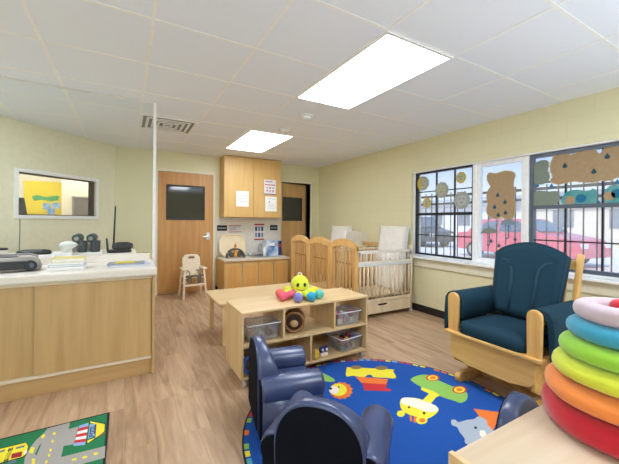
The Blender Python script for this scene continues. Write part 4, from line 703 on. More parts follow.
for s in (-1, 1):
    bm = B(); loft(bm, [[(s*x, y, .0) for x, y in ((.16, -.20), (.19, -.20), (.19, -.165), (.16, -.165))], [(s*x, y, .46) for x, y in ((.135, -.14), (.165, -.14), (.165, -.105), (.135, -.105))]]); obj('leg', bm, CP, t, .006)
    bm = B(); loft(bm, [[(s*x, y, .0) for x, y in ((.16, .14), (.19, .14), (.19, .17), (.16, .17))], [(s*x, y, .46) for x, y in ((.135, .06), (.165, .06), (.165, .09), (.135, .09))]]); obj('leg', bm, CP, t, .006)
    bm = B(); loft(bm, [[(s*x, y, z) for x, z in ((.125, .455), (.19, .455), (.195, .47), (.185, .485), (.13, .485), (.12, .47))] for y in (-.17, .10)]); obj('armrest', bm, CP, t, .004)
bm = B(); box(bm, -.165, .165, -.178, -.155, .20, .232, bev=.006); obj('front_bar', bm, CP, t)
bm = B(); box(bm, -.165, .165, .115, .135, .20, .225, bev=.004); obj('rear_bar', bm, CP, t)
STR = mat('olive_grey_strap', '#6a6455', .9)
bm = B(); box(bm, -.14, .14, -.145, -.133, .345, .37); 
for s in (-1, 1):
    box(bm, s*.075-.03, s*.075+.03, -.155, -.142, .24, .36, bev=.005); tube(bm, [(s*.07, .035, .42), (s*.09, -.04, .44), (s*.06, -.10, .40), (s*.09, -.14, .36)], .009, 6)
obj('harness', bm, STR, t)

# ------------------------------------------------------------------ cribs
def make_crib(label, drawer, loc, white_front):
    L, W = 1.0, .60
    t = thing('crib', label, 'crib', loc, 0, 'wooden cribs side by side')
    H = .90
    for x, m in ((0, CRIBW), (L-.035, CRIBP if white_front else CRIBW)):
        bm = B(); tall = x == 0
        for y in (0, W-.045): 
            if tall: box(bm, x, x+.035, y, y+.045, .05, H+.03, bev=.004)
            else: cyl(bm, (x+.017, y+.022, .05), (x+.017, y+.022, H+.03), .02, n=14); ball(bm, (x+.017, y+.022, H+.045), .021, seg=12)
        if tall:
            n = 20; top = [(W*k/n, H+.035+.085*math.sin(PI*k/n)**.75) for k in range(n+1)]; low = [(W-W*k/n, H-.02+.045*math.sin(PI*(1-k/n))**.9) for k in range(n+1)]
            prism(bm, top+low, x+.002, x+.033, 'yz')
            for z in (.22, .27): box(bm, x+.006, x+.029, .045, W-.045, z-.02, z+.02)
            for k in range(7):
                y = .085+k*(W-.17)/6; box(bm, x+.012, x+.024, y-.010, y+.010, .28, H+.02+.03*math.sin(PI*y/W))
        else:
            box(bm, x+.006, x+.029, .03, W-.03, H-.03, H+.02, bev=.004); box(bm, x+.006, x+.029, .03, W-.03, .20, .26)
            for k in range(7):
                y = .085+k*(W-.17)/6; cyl(bm, (x+.017, y, .24), (x+.017, y, H-.02), .007, n=8)
        e = obj('end_panel', bm, m, t)
        if tall:
            bm = B()
            for k in range(1, 6): ball(bm, (x+.018, .085+k*(W-.17)/6, .70), (.012, .012, .016), seg=10)
            obj('bead', bm, mat('dark_wood_bead', '#8a5a30', .5), e)
    for y, wf in ((.0, white_front), (W-.03, False)):
        m = CRIBP if white_front else CRIBW
        bm = B(); x0, x1 = .035, L-.035
        if wf:
            box(bm, x0, x1, y+.002, y+.026, .835, .875, bev=.005); box(bm, x0, x1, y+.004, y+.024, .70, .735, bev=.004)
            for k in range(11): cyl(bm, (x0+.05+k*(x1-x0-.10)/10, y+.014, .73), (x0+.05+k*(x1-x0-.10)/10, y+.014, .84), .007, n=8)
            gate = obj('drop_gate', bm, mat('white_gate_paint', '#efe9dd', .45), t)
            for x in (x0+.012, x1-.012): bm = B(); box(bm, x-.012, x+.012, y-.008, y+.002, .80, .86, bev=.003); obj('latch', bm, mat('blue_grey_latch', '#7c8c9c', .4), gate)
            bm = B(); box(bm, x0, x1, y+.0, y+.024, .672, .70, bev=.004); obj('hinge_rail', bm, mat('blue_white_rail', '#dfe4e6', .4), gate)
            top = .672; bm = B()
        else: top = .86; box(bm, x0, x1, y+.002, y+.026, top-.03, top, bev=.004)
        box(bm, x0, x1, y+.002, y+.026, .205, .245, bev=.004)
        for k in range(14): 
            x = x0+.035+k*(x1-x0-.07)/13; cyl(bm, (x, y+.014, .24), (x, y+.014, top-.005), .0105, n=8)
        obj('side_rail', bm, m, t)
    bm = B(); box(bm, .04, L-.04, .032, W-.035, .262, .285); obj('mattress_board', bm, CRIBP, t)
    if drawer:
        bm = B(); box(bm, .04, L-.04, .004, W-.05, .055, .20); dr = obj('drawer', bm, CRIBP, t, .003)
        bm = B(); loft(bm, [[(.44+x, y, .165+z) for x, z in ((-.09, .012), (.09, .012), (.06, -.012), (-.06, -.012))] for y in (.0015, .0035)]); obj('handle_slot', bm, mat('slot_dark', '#1b1714', .8), dr)
    for x in (.018, L-.018):
        for y in (.022, W-.022):
            bm = B(); cyl(bm, (x, y-.012, .022), (x, y+.012, .022), .022, n=14); cyl(bm, (x, y, .03), (x, y, .06), .008, n=8); obj('caster', bm, mat('white_caster', '#e6e4e0', .4), t)
    return t
make_crib('nearest crib with white drop gate and a drawer, its long side facing the room', True, (2.50, 3.18, 0), True)
make_crib('middle crib with arched honey wood end panel', False, (2.50, 3.79, 0), False)
make_crib('farthest crib with arched honey wood end panel, nearest the sink', False, (2.50, 4.40, 0), False)
MW = mat('white_mattress_vinyl', '#f2f0ea', .5, col2='#e8e5dd', scale=12, bump=.15)
def mattress(loc, rx, ry, label, L=.92, W=.52):
    t = thing('crib_mattress', label, 'mattress', loc, 0, 'white mattresses standing in the cribs')
    t.rotation_euler = (rx, ry, 0)
    bm = B(); box(bm, -.04, .04, 0, W, 0, L, bev=.018, seg=3); obj('pad', bm, MW, t)
    bm = B()
    for s in (-1, 1): tube(bm, [(s*.04, .02, .02), (s*.04, W-.02, .02), (s*.04, W-.02, L-.02), (s*.04, .02, L-.02)], .005, 6, closed=True)
    obj('piping', bm, MATS['white_gate_paint'], t)
    return t
mattress((3.31, 3.225, .29), 0, .14, 'white mattress leaning upright in the nearest crib by the window', .90)
mattress((3.05, 4.30, .342), .0, .08, 'white mattress leaning upright in the middle crib, lowest top edge', .77).rotation_euler = (-.10, 0, -PI/2)
mattress((3.24, 4.44, .29), 0, .14, 'white mattress leaning upright in the farthest crib', .88)

# ------------------------------------------------------------------ toy shelf and low table
SW, SD, SZ0, SZ1 = 1.19, .42, .065, .567
t = thing('toy_shelf', 'birch toy shelf on casters with five open compartments beside the blue rug', 'shelf', (.745, 2.29, 0))
p = .018
for x in (0, SW-p): bm = B(); box(bm, x, x+p, 0, SD, SZ0, SZ1-p); obj('side_panel', bm, BIRCHZ, t, .003)
bm = B(); box(bm, -.002, SW+.002, -.004, SD, SZ1-p, SZ1); obj('top', bm, BIRCH, t, .004)
bm = B(); box(bm, p, SW-p, 0, SD, SZ0, SZ0+p); box(bm, .02, SW-.02, .03, SD-.03, SZ0-.012, SZ0); obj('bottom_shelf', bm, BIRCH, t, .002)
ZM = .318
bm = B(); box(bm, p, SW-p, 0, SD, ZM-p, ZM); obj('middle_shelf', bm, BIRCH, t, .002)
for x in (.335, .818): bm = B(); box(bm, x, x+p, 0, SD, ZM, SZ1-p); obj('divider', bm, BIRCHZ, t, .002)
bm = B(); box(bm, .585, .585+p, 0, SD, SZ0+p, ZM-p); obj('divider', bm, BIRCHZ, t, .002)
for x0, x1 in ((p, .585), (.603, SW-p)):
    bm = B(); box(bm, x0, x1, SD-.012, SD, SZ0+p, .19); box(bm, x0, x1, SD-.012, SD, .205, ZM-p); obj('back_panel', bm, BIRCH, t, .001)
bm = B(); box(bm, .353, .47, SD-.012, SD, ZM, SZ1-p); box(bm, .353, .818, SD-.012, SD, SZ1-.06, SZ1-p); obj('back_rail', bm, BIRCH, t, .001)
bm = B(); box(bm, .836, SW-p, SD-.012, SD, SZ1-.075, SZ1-p); box(bm, .836, SW-p, SD-.012, SD, ZM, ZM+.06); obj('back_rail', bm, BIRCH, t, .001)
for x in (.04, SW-.04):
    for y in (.04, SD-.04):
        bm = B(); cyl(bm, (x-.01, y, .0255), (x+.01, y, .0255), .025, n=16); cyl(bm, (x, y, .04), (x, y, .055), .01, n=8); obj('caster', bm, mat('grey_caster', '#c9c7c2', .4), t)

def bin_(label, loc, w, d, h, rz=0, lid=False):
    t = thing('storage_bin', label, 'bin', loc, rz, 'clear plastic bins on the toy shelf')
    bm = B()
    def rr(s, z, inset=0): return [(x, y, z) for x, y in rrect(w*s-inset, d*s-inset, .02, 4)]
    loft(bm, [rr(.86, 0), rr(.9, .004), rr(.97, h), rr(1.03, h), rr(1.03, h+.008), rr(.96, h+.008, .004), rr(.9, .01, .006), rr(.85, .006, .006)]); obj('tub', bm, PLASTIC, t)
    bm = B(); tube(bm, [(x, y, h+.004) for x, y in rrect(w*1.03, d*1.03, .02, 4)], .004, 6, closed=True); obj('rim', bm, mat('frosted_rim', '#e8edf2', .3), t)
    return t
def blocks(label, loc, w, d, h, cols, n, name='toy_block', cat='toy', grp='loose toys in the bins'):
    for i in range(n):
        c = cols[i % len(cols)]; s = .028
        bm = B()
        nx = max(1, int(w/.066)); ny = max(1, int(d/.066)); per = nx*ny; lz = i//per; k = i % per
        M = Rz(random.uniform(-.25, .25)) @ Tr(0, 0, .025)
        if i % 3 == 0: box(bm, -.025, .025, -.025, .025, -.025, .025, bev=.006, M=M)
        elif i % 3 == 1: ball(bm, (0, 0, 0), .025, seg=12, M=M)
        else: cyl(bm, (0, 0, -.025), (0, 0, .025), .022, n=14, M=M)
        tag(obj(name, bm, c, loc=(loc[0]-w/2+(k % nx+.5)*w/nx, loc[1]-d/2+(k//nx+.5)*d/ny, loc[2]+lz*.0505)), label, cat, grp)
CLR = {k: mat('toy_'+k, h, .45) for k, h in dict(red='#c0303c', pink='#e07a90', white='#efeae4', blue='#3157a8', yellow='#e9c83a', black='#26262a', green='#5da34c', brown='#8a5a38', tan='#d1a878', lilac='#b9a3cc').items()}
bin_('wide clear bin with brownish toys in the upper left compartment', (.94, 2.42, ZM), .27, .20, .125)
blocks('small toys lying in the upper left clear bin', (.94, 2.42, ZM+.007), .20, .14, .05, [CLR['tan'], CLR['white'], CLR['brown']], 6, grp='toys in the upper left bin')
bin_('clear bin of pink and white toys in the upper right compartment', (1.742, 2.41, ZM), .265, .20, .115)
blocks('small toys lying in the upper right clear bin', (1.742, 2.41, ZM+.007), .20, .14, .1, [CLR['white'], CLR['pink'], CLR['white'], CLR['red'], CLR['lilac']], 11, grp='toys in the upper right bin')
bin_('clear bin of red and blue toys in the lower right compartment', (1.765, 2.42, SZ0+p), .25, .22, .115, .12)
blocks('small toys heaped in the lower right clear bin', (1.765, 2.42, SZ0+p+.007), .20, .16, .1, [CLR['black'], CLR['red'], CLR['yellow'], CLR['blue'], CLR['tan']], 12, grp='toys in the lower right bin')
bin_('clear bin standing low in the lower left compartment', (.92, 2.46, SZ0+p), .22, .20, .10)
blocks('small toys lying in the lower left clear bin', (.92, 2.46, SZ0+p+.007), .16, .14, .1, [CLR['blue'], CLR['white'], CLR['pink']], 4, grp='toys in the lower left bin')
# blue ring toy lower left
bm = B(); torus(bm, .06, .013, n=32, m=10); o = obj('ring_toy', bm, CLR['blue']); o.rotation_euler = (math.radians(78), 0, 0); o.location = (.835, 2.325, SZ0+p+.072)
tag(o, 'blue plastic ring standing in the lower left compartment', 'toy')
# shiny tumbler drum
t = thing('rolling_drum_toy', 'shiny brown see-through drum toy lying in the upper middle compartment', 'toy', (1.245, 2.42, ZM+.092), -.5)
MTOY = Ry(math.radians(12))
bm = B(); 
for s in (-1, 1): 
    torus(bm, .078, .012, n=32, m=8); 
    vs = bm.verts[-32*8:]; bmesh.ops.transform(bm, matrix=MTOY @ Tr(0, s*.06, 0) @ Rx(PI/2), verts=vs)
obj('rim', bm, mat('amber_wood', '#9a6a3f', .35), t)
bm = B(); cyl(bm, (0, -.058, 0), (0, .058, 0), .076, n=28, M=MTOY, cap=False); obj('barrel', bm, mat('bronze_foil', '#a8835c', .15, .85, col2='#5d4630', scale=18), t)
bm = B(); cyl(bm, (0, -.056, 0), (0, -.050, 0), .074, n=28, M=MTOY); ball(bm, (.0, -.07, -.01), (.035, .02, .03), mi=1, seg=12); obj('face', bm, [mat('dark_brown_disc', '#4a3526', .3), CLR['tan']], t)
# two little toys
t = thing('plush_figure', 'small yellow toy figure on the lower right shelf', 'toy', (1.405, 2.31, SZ0+p))
bm = B(); ball(bm, (0, 0, .024), (.022, .018, .024)); obj('body', bm, CLR['yellow'], t)
bm = B(); ball(bm, (0, 0, .058), (.018, .015, .016)); 
for s in (-1, 1): ball(bm, (s*.011, 0, .08), (.005, .004, .014), seg=10)
obj('head', bm, CLR['yellow'], t)
for s in (-1, 1): bm = B(); ball(bm, (s*.024, -.004, .028), (.010, .008, .008), seg=10); obj('arm', bm, CLR['tan'], t)
t = thing('plush_figure', 'small blue and white toy on the lower right shelf, right of the yellow one', 'toy', (1.50, 2.35, SZ0+p))
bm = B(); 
for s in (-1, 1): ball(bm, (s*.022, 0, .055), (.026, .02, .028))
obj('head', bm, mat('toy_navy', '#26337e', .5), t)
for s in (-1, 1): bm = B(); ball(bm, (s*.02, -.017, .056), (.012, .006, .013), seg=12); obj('eye', bm, CLR['white'], t)
bm = B(); box(bm, -.034, .034, -.016, .016, 0, .03, bev=.008); obj('foot', bm, CLR['white'], t)

# octopus plush
t = thing('plush_octopus', 'yellow plush octopus with coloured ball feet on top of the toy shelf', 'plush toy', (1.35, 2.52, SZ1), math.radians(-18)); t.scale = (1.1, 1.1, 1.08)
LIME = mat('lime_plush', '#dbe63a', .9, col2='#cddb2c', scale=60, bump=.2, sheen=.3)
bm = B(); ball(bm, (0, 0, .10), (.075, .07, .085), seg=24); ball(bm, (0, 0, .04), (.085, .08, .04), seg=20); obj('head', bm, LIME, t)
bm = B(); torus(bm, .014, .005, c=(0, 0, 0), n=20, m=6); bmesh.ops.transform(bm, matrix=Tr(0, .01, .188) @ Rx(PI/2), verts=bm.verts); obj('hanging_loop', bm, CLR['white'], t)
LEGS = [(-150, '#e0607a', .17, 'pink'), (-105, '#8a84c8', .155, 'lavender'), (-65, '#2f9bc4', .155, 'blue'), (-25, '#5cc3b4', .16, 'aqua'), (20, '#e8e23c', .14, 'lemon'), (75, '#e89b3a', .13, 'apricot'), (130, '#d9d83a', .14, 'yellowish'), (175, '#e46a5c', .16, 'coral')]
for a, hx, r, nm in LEGS:
    a = math.radians(a); bm = B(); d = Vector((math.cos(a), math.sin(a), 0))
    tube(bm, [tuple(d*.04+Vector((0, 0, .05))), tuple(d*.09+Vector((0, 0, .042))), tuple(d*r+Vector((0, 0, .033)))], [.034, .028, .022], 12)
    lg = obj('tentacle', bm, LIME if nm not in ('pink',) else mat('plush_pink', '#e0607a', .9), t)
    bm = B(); ball(bm, tuple(d*r+Vector((0, 0, .0375))), .037, seg=20); obj('foot', bm, mat('plush_'+nm, hx, .9, bump=.15), lg, label=nm+' ball foot')
for s in (-1, 1): bm = B(); ball(bm, (s*.027, -.062, .115), (.013, .008, .017), seg=12); obj('eye', bm, BLACK, t)
bm = B(); tube(bm, [(-.03, -.069, .082), (-.012, -.074, .074), (.012, -.074, .074), (.03, -.069, .082)], .003, 6); obj('smile', bm, CLR['red'], t)

# low table behind the shelf
t = thing('low_table', 'low birch activity table with rounded corners right behind the toy shelf', 'table', (1.44, 3.48, 0))
TH = .43
bm = B(); prism(bm, rrect(1.28, .68, .05, 5), TH-.024, TH); obj('tabletop', bm, BIRCH, t, .004)
bm = B()
for a in ((-.56, .56, -.27, -.252), (-.56, .56, .252, .27), (-.56, -.542, -.252, .252), (.542, .56, -.252, .252)): box(bm, *a, TH-.09, TH-.024)
obj('apron', bm, BIRCH, t)
for sx in (-1, 1):
    for sy in (-1, 1):
        bm = B(); box(bm, sx*.575-.022, sx*.575+.022, sy*.285-.022, sy*.285+.022, 0, TH-.024); obj('leg', bm, BIRCHZ, t, .005)

# ------------------------------------------------------------------ rugs
RC = dict(yellow='#f2e23a', brown='#8a7148', orange='#ee7a30', red='#cf2f36', green='#8fc25a', redorange='#d95a2e', cream='#f2e9d8', black='#1d1f26', grey='#aab4c0', blue='#0a4ea2', gcar='#a8a49e', dkgreen='#1c7a4c', ltblue='#8fb2e0', white='#f0eef0', navy='#26346e', dkred='#a3202c', slate='#5f7a86', teal='#4fa8b8')
RM = {k: mat('rug_'+k, h, .95, col2=None, scale=300, bump=.25) for k, h in RC.items()}
def rug(name, label, base_pts, th, border, polys, basecol, z0=0):
    bm = B(); keys = ['black', basecol]
    prism(bm, base_pts, 0, th*.9, mi=0)
    cx = sum(p[0] for p in base_pts)/len(base_pts); cy = sum(p[1] for p in base_pts)/len(base_pts)
    inner = [(p[0]+(cx-p[0])*border, p[1]+(cy-p[1])*border) for p in base_pts]
    prism(bm, inner, th*.9, th, mi=1)
    h = th
    for col, pts in polys:
        if col not in keys: keys.append(col)
        h += .00003 if len(pts) != 4 else .00001
        prism(bm, pts, th*.9, h, mi=keys.index(col))
    return tag(obj(name, bm, [RM[k] for k in keys]), label, 'rug')
RCX, RCY, RR = 1.445, 1.46, .915
ringp = []
cols = ['yellow', 'red', 'green', 'orange', 'cream', 'ltblue', 'red', 'yellow', 'teal', 'orange']
for k in range(96):
    a = 2*PI*k/96; w = .029
    if random.random() < .10: continue
    r0, r1 = RR-.036, RR-.010
    ringp.append((random.choice(cols), [(RCX+r*math.cos(b), RCY+r*math.sin(b)) for r, b in ((r0, a-w), (r1, a-w), (r1, a+w*.7), (r0, a+w*.7))]))
rug('round_rug', 'round blue rug with printed animals and cars and a coloured border', [(RCX+RR*math.cos(2*PI*k/96), RCY+RR*math.sin(2*PI*k/96)) for k in range(96)], .008, .012, ringp+RUGP, 'blue')
GX0, GX1, GY0, GY1 = -1.6, -.080, 1.35, 2.425
extra = []
rug('play_mat', 'green road map play mat in the lower left corner', [(GX0, GY0), (GX1, GY0), (GX1, GY1), (GX0, GY1)], .008, .0, [('dkgreen', [(GX0+.012, GY0+.012), (GX1-.012, GY0+.012), (GX1-.012, GY1-.012), (GX0+.012, GY1-.012)])]+[(c, p) for c, p in GRGP], 'black')

# ------------------------------------------------------------------ navy toddler armchairs
def arch(n=28, hw=.19, H=.505, zb=.03, e=1.0):
    P = [(hw*1.0, zb), (hw*1.04, .30)]
    for k in range(1, n): a = PI*k/n; P.append((hw*1.04*math.copysign(abs(math.cos(a))**.85, math.cos(a)), .30+(H-.30)*abs(math.sin(a))**.9))
    P += [(-hw*1.04, .30), (-hw, zb)]
    return P
def armchair(label, loc, rz):
    t = thing('toddler_armchair', label, 'armchair', loc, rz, 'navy vinyl toddler armchairs on the round rug')
    A = arch(); cz = .30
    def R_(s, yf): return [(x*s, yf(cz+(z-cz)*s), cz+(z-cz)*s if z > cz else max(z, .03)) for x, z in A]
    fr = lambda k: (lambda z: (.19-.135*max(0, min(1, (z-.20)/.33)))*k)
    bm = B(); loft(bm, [R_(.93, lambda z: 0), R_(.985, lambda z: .006), R_(1, lambda z: .022), R_(1, lambda z: fr(1)(z)-.018), R_(.98, lambda z: fr(1)(z)-.005), R_(.92, lambda z: fr(1)(z))]); bk = obj('backrest', bm, NAVY, t)
    for s in (-1, 1):
        bm = B(); rod(bm, (s*.19, .012, .265), (s*.19, .39, .265), .078, 22, .025)
        loft(bm, [[(s*.19+x, y, z) for x, z in ((-.058, .012), (.058, .012), (.066, .25), (-.066, .25))] for y in (.02, .38)])
        obj('arm', bm, NAVY, t)
    bm = B(); box(bm, -.126, .126, .10, .385, .02, .235, bev=.028, seg=4); obj('seat', bm, NAVY, t)
    # dark cloth on the rear
    S = []
    body = [(x*.93, cz+(z-cz)*.93 if z > cz else z) for x, z in A]
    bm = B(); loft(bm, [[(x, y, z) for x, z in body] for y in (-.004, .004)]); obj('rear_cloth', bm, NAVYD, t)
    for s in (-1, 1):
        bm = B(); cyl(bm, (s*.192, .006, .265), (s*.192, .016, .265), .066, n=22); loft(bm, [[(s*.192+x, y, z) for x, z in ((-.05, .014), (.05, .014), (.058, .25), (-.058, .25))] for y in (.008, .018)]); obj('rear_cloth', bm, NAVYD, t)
    for s in (-1, 1):
        for y in (.05, .34): bm = B(); cyl(bm, (s*.17, y, 0), (s*.17, y, .03), .02, n=10); obj('foot', bm, BLACK, t)
    return t
a1 = armchair('navy toddler armchair in profile right in front of the toy shelf', (.70, 1.92, .0085), math.radians(-102))
def place(label, loc, rz): return dup(a1, loc, rz, label)
place('navy toddler armchair seen from behind, lowest and nearest in the photo', (.672, 1.095, .0085), math.radians(-49))
place('navy toddler armchair tucked backwards against the front birch table, only its back showing', (1.485, .80, .0085), math.radians(-168)).scale = (.86, .95, .95)

# ------------------------------------------------------------------ glider rocker
t = thing('rocking_chair', 'wooden glider rocker with dark teal cushions in front of the windows', 'rocking chair', (2.60, 1.345, 0), PI/2)
for s in (-1, 1):
    x0, x1 = s*.245-.02, s*.245+.02
    bm = B(); prism(bm, [(-.36, 0), (.33, 0), (.36, .02), (.365, .05), (.345, .078), (.30, .085), (.05, .075), (-.30, .075), (-.36, .05)], x0, x1, 'yz'); obj('base_rail', bm, ROCKW, t, .006)
    bm = B(); prism(bm, [(-.34, .09), (-.02, .075), (.20, .10), (.345, .17), (.352, .38), (-.34, .38)], s*.285-.012, s*.285+.012, 'yz'); obj('side_panel', bm, ROCKW, t, .004)
    bm = B(); prism(bm, [(.325-.0, .38), (.325, .66)]+[(.325-0, .66)], 0, 0.001, 'yz') if False else None
    P = [(-.042, .38), (.042, .38), (.046, .62)]+[(.046*math.cos(a), .65+.045*math.sin(a)) for a in [PI*k/8 for k in range(9)]]+[(-.046, .62)]
    prism(bm, [(s*.29+x, z) for x, z in P], .325, .355, 'xz'); obj('front_post', bm, ROCKZ, t, .008)
    bm = B(); box(bm, s*.29-.035, s*.29+.035, -.26, .325, .600, .625); box(bm, s*.29-.02, s*.29+.02, -.26, -.22, .38, .60); obj('armrest', bm, ROCKW, t, .004)
    bm = B(); prism(bm, [(-.34, .0), (.12, .0), (.20, .10), (-.02, .14), (-.34, .14)], s*.275-.008, s*.275+.008, 'yz'); obj('base_panel', bm, ROCKW, t, .003)
    # draped arm cushion
    xi, xo = s*.225, s*.375
    bm = B(); sec = [(xi, .50), (xi, .60), (s*.235, .655), (s*.27, .695), (s*.32, .70), (s*.36, .68), (s*.385, .64), (s*.392, .56), (s*.395, .44), (s*.392, .36), (s*.372, .36), (s*.365, .44), (s*.355, .60), (s*.35, .627), (s*.25, .627), (s*.245, .60), (s*.24, .50)]
    rings = []
    for y, q in ((.322, .96), (.315, 1), (.26, 1.005), (.1, 1.0), (-.05, 1.006), (-.20, 1), (-.23, .97)):
        lift = .03*math.sin((y+.23)/.55*PI*.9) if z else 0
        rings.append([(x, y, z_ if z_ < .45 else z_) for x, z_ in [(s*(.30+(abs(px)-.30)*q), pz+(0.004*math.sin(y*40)) ) for px, pz in sec]])
    loft(bm, rings); ac = obj('arm_cushion', bm, TEALC, t)
    bm = B(); box(bm, s*.396-.012, s*.396+.012, -.12, .20, .38, .55, bev=.008); obj('side_pocket', bm, TEALC, ac)
for y in (-.30, .05): bm = B(); box(bm, -.225, .225, y, y+.04, .015, .065); obj('cross_bar', bm, ROCKW, t, .003)
bm = B(); prism(bm, [(-.30, .235), (-.27, .20), (-.15, .175), (.15, .175), (.27, .20), (.30, .235), (.30, .375), (-.30, .375)], .345, .367, 'xz'); obj('front_panel', bm, ROCKW, t, .003)
bm = B(); box(bm, -.345, .345, .30, .385, .375, .397, bev=.006); box(bm, -.273, .273, -.30, .30, .375, .392); obj('seat_frame', bm, ROCKW, t)
bm = B(); n = 9
rings = []
for z, s in ((.397, .95), (.41, 1), (.455, 1.01), (.485, .985), (.50, .90), (.505, .6)):
    rings.append([(x*s,   .10+y*s, z-.01*abs(x)/.24) for x, y in rrect(.485, .54, .06, 5)])
loft(bm, rings); obj('seat_cushion', bm, TEALC, t)
MB2 = Tr(0, -.10, .507) @ Rx(math.radians(14))
bp = []
outl = [(-.20, 0), (.20, 0), (.235, .10), (.25, .30), (.262, .50)]+[(.262*math.cos(a)**1 if False else .262-(.524)*k/12, .50+.095*math.sin(PI*k/12)**.75) for k, a in [(k, 0) for k in range(1, 12)]]+[(-.262, .50), (-.25, .30), (-.235, .10)]
oc = (0, .28)
def sc(s, y): return [(oc[0]+(x-oc[0])*s, y, oc[1]+(z-oc[1])*s) for x, z in outl]
bm = B(); loft(bm, [sc(.90, -.035), sc(.97, -.028), sc(1, 0), sc(.985, .035), sc(.93, .058), sc(.82, .066)], M=MB2); bc = obj('back_cushion', bm, TEALC, t)
bm = B()
for s in (-1, 1):
    tube(bm, [(s*.085, .066, .02), (s*.09, .068, .30), (s*.10, .066, .38), (s*.135, .062, .425), (s*.18, .056, .44), (s*.225, .045, .435)], [.012, .014, .014, .014, .012, .008], 8, M=MB2)
obj('tufted_channel', bm, mat('dark_teal_seam', '#1b3e52', .85), bc)
bm = B(); tube(bm, [(x, .04, z) for x, _, z in sc(.985, 0)], .006, 6, closed=True, M=MB2); obj('piping', bm, MATS['dark_teal_seam'], bc)
for s in (-1, 1):
    bm = B(); box(bm, s*.29-.016, s*.29+.016, -.10, -.05, -.13, .545, bev=.005, M=MB2); obj('back_post', bm, ROCKZ, t)
bm = B()
box(bm, -.275, .275, -.095, -.06, .43, .50, M=MB2); box(bm, -.275, .275, -.095, -.06, -.04, .02, M=MB2)
for k in range(6): x = -.21+k*.084; box(bm, x-.015, x+.015, -.085, -.07, .02, .43, M=MB2)
obj('back_slats', bm, ROCKZ, t)
bm = B()
for zz in (.16, .42): tube(bm, [(.262, -.01, zz), (.285, -.045, zz+.005), (.31, -.075, zz)], .006, 6, M=MB2)
obj('cushion_tie', bm, TEALC, bc)

# ------------------------------------------------------------------ front table with stacking rings
FZ = .56
t = thing('front_table', 'birch topped table in the lower right corner carrying the plush rings', 'table', (.835, .615, 0))
bm = B(); box(bm, .018, 1.25, -.62, 0, FZ-.022, FZ-.0, bev=.003); obj('tabletop', bm, wood('birch_pale_top', '#d2c0a6', '#cab394', 'x'), t)
bm = B(); box(bm, 0, .018, -.62, .004, .02, FZ+.006, bev=.003); obj('side_panel', bm, BIRCHZ, t)
for x, y in ((1.20, -.04), (1.20, -.58), (.05, -.58)):
    bm = B(); box(bm, x-.02, x+.02, y-.02, y+.02, 0.0, FZ-.022); obj('leg', bm, BIRCHZ, t, .004)
bm = B(); box(bm, .018, .05, -.60, 0, 0, .02); obj('foot_rail', bm, BIRCHZ, t)
RX_, RY_ = 1.45, .395
def plush(n, hx, hx2=None): return mat(n, hx, .92, col2=hx2, scale=25, bump=.25, sheen=.35)
R6 = [('red', '#c2182b', .235, .088, 'crimson red bottom', .165), ('orange', '#f08a3c', .225, .075, 'orange', .15), ('yellow', '#d6dd3a', .20, .068, 'yellow', .13), ('green', '#9ad23a', .175, .066, 'lime green', .12), ('teal', '#3a9fc0', .15, .064, 'teal blue', .10), ('grey', '#c9b6bf', .128, .06, 'greyish lilac', .078)]
z = FZ
for k, (nm, hx, Ro, h, lb, Rm) in enumerate(R6):
    Ri = .058; r = (Ro-Ri)/2
    bm = B()
    n, m = 56, 20; Rc = (Ro+Ri)/2
    # flattened ring with softly squared section
    G = []
    for i in range(n):
        a = 2*PI*i/n; row = []
        for j in range(m):
            b = 2*PI*j/m; cb, sb = math.cos(b), math.sin(b)
            rr = Rc+r*math.copysign(abs(cb)**.75, cb); zz = h/2+h/2*math.copysign(abs(sb)**(.9 if k else .5), sb)
            rr *= 1+.012*math.sin(5*a+k)
            row.append(bm.verts.new((rr*math.cos(a), rr*math.sin(a), zz)))
        G.append(row)
    for i in range(n):
        for j in range(m):
            f = bm.faces.new((G[i][j], G[(i+1) % n][j], G[(i+1) % n][(j+1) % m], G[i][(j+1) % m])); f.smooth = True
    pos = {0: 'bottom', 5: 'top'}.get(k)
    names = ['red', 'orange', 'yellow', 'lime green', 'teal blue', 'lilac grey']
    lab = ('widest crimson plush ring at the bottom of the stack on the front table' if k == 0 else 'lilac grey plush ring on top of the stack, smallest' if k == 5 else f'{names[k]} plush ring between the {names[k-1]} and {names[k+1]} ones in the stack')
    o = obj('plush_ring', bm, plush('plush_ring_'+nm, hx)); o.location = (RX_-.004*k, RY_+.002*k, z); tag(o, lab, 'stacking ring', 'plush rings stacked on the front table')
    z += h
t = thing('ring_post', 'red plush post poking through the top of the ring stack', 'stacking toy', (RX_-.01, RY_+.005, FZ))
bm = B(); lathe(bm, [(.042, 0), (.042, z-FZ-.03), (.042, z-FZ-.005), (.034, z-FZ+.008), (.018, z-FZ+.014), (.003, z-FZ+.016)], n=24); obj('post', bm, plush('plush_post_red', '#d01a30'), t)

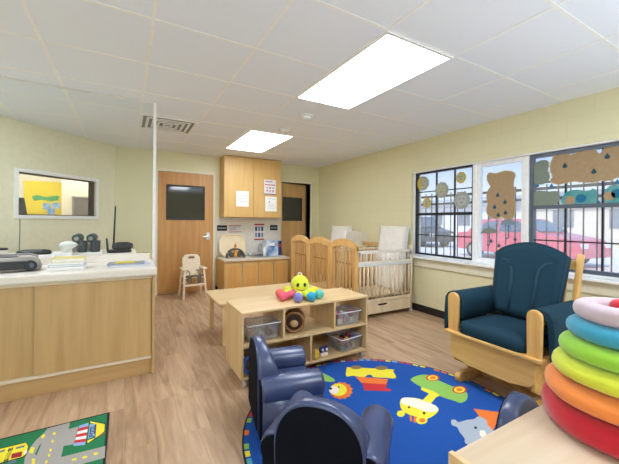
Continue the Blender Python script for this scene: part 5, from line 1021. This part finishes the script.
# ------------------------------------------------------------------ light and camera
wd = bpy.data.worlds.new('sky'); SC.world = wd; wd.use_nodes = True; nt = wd.node_tree; nt.nodes.clear(); N = nt.nodes.new; Lk = nt.links.new
wo = N('ShaderNodeOutputWorld'); bg = N('ShaderNodeBackground'); tc = N('ShaderNodeTexCoord'); sp = N('ShaderNodeSeparateXYZ'); rp = N('ShaderNodeValToRGB')
Lk(tc.outputs['Generated'], sp.inputs[0]); Lk(sp.outputs['Z'], rp.inputs[0]); Lk(rp.outputs[0], bg.inputs[0]); Lk(bg.outputs[0], wo.inputs[0])
e = rp.color_ramp.elements; e[0].position = 0; e[0].color = lin('#f4f6fa'); e[1].position = .24; e[1].color = lin('#8db6ec'); k = e.new(.07); k.color = lin('#dbe8f8')
bg.inputs[1].default_value = SKY
sl = bpy.data.lights.new('sun', 'SUN'); sl.energy = SUN; sl.angle = .05; sl.color = (1, .96, .9)
so = bpy.data.objects.new('sun', sl); COL.objects.link(so); so.rotation_euler = Vector((.75, .25, -.9)).to_track_quat('-Z', 'Y').to_euler()

cam = bpy.data.cameras.new('camera'); co = bpy.data.objects.new('camera', cam); COL.objects.link(co); SC.camera = co
yaw, rol = .52, .0087
fw = Vector((math.sin(yaw), math.cos(yaw), 0)); rt = Vector((math.cos(yaw), -math.sin(yaw), 0)); up = Vector((0, 0, 1))
r2 = rt*math.cos(rol)+up*math.sin(rol); u2 = -rt*math.sin(rol)+up*math.cos(rol)
Mc = Matrix((r2, u2, -fw)).transposed().to_4x4(); Mc.translation = Vector((0, 0, 1.2456)); co.matrix_world = Mc
cam.sensor_width = 36; cam.lens = 321.1/619*36; cam.clip_start = .02; cam.clip_end = 300
cam.shift_y = -(232-221.3)/619; cam.shift_x = 0
vs = SC.view_settings; vs.view_transform = 'Standard'; vs.look = 'None'; vs.gamma = 1; vs.use_curve_mapping = False; vs.exposure = EXPO
SC.cycles.max_bounces = 10; SC.cycles.diffuse_bounces = 6; SC.cycles.transparent_max_bounces = 24; SC.cycles.use_denoising = True
SC.cycles.sample_clamp_indirect = 6; SC.cycles.caustics_reflective = False; SC.cycles.caustics_refractive = False
# added fill: two unseen area lights behind the camera, brightening the ceiling
for i, (p, a) in enumerate((((-1.3, -.9, .95), (.12, .5, 1)), ((2.2, -1.0, .95), (.0, .5, 1)))):
    al = bpy.data.lights.new('ceiling_fill', 'AREA'); al.shape = 'DISK'; al.size = .7; al.energy = FILL; al.color = (.74, .87, 1)
    ao = bpy.data.objects.new('ceiling_fill', al); COL.objects.link(ao); ao.location = p; ao.rotation_euler = Vector(a).to_track_quat('-Z', 'Y').to_euler()
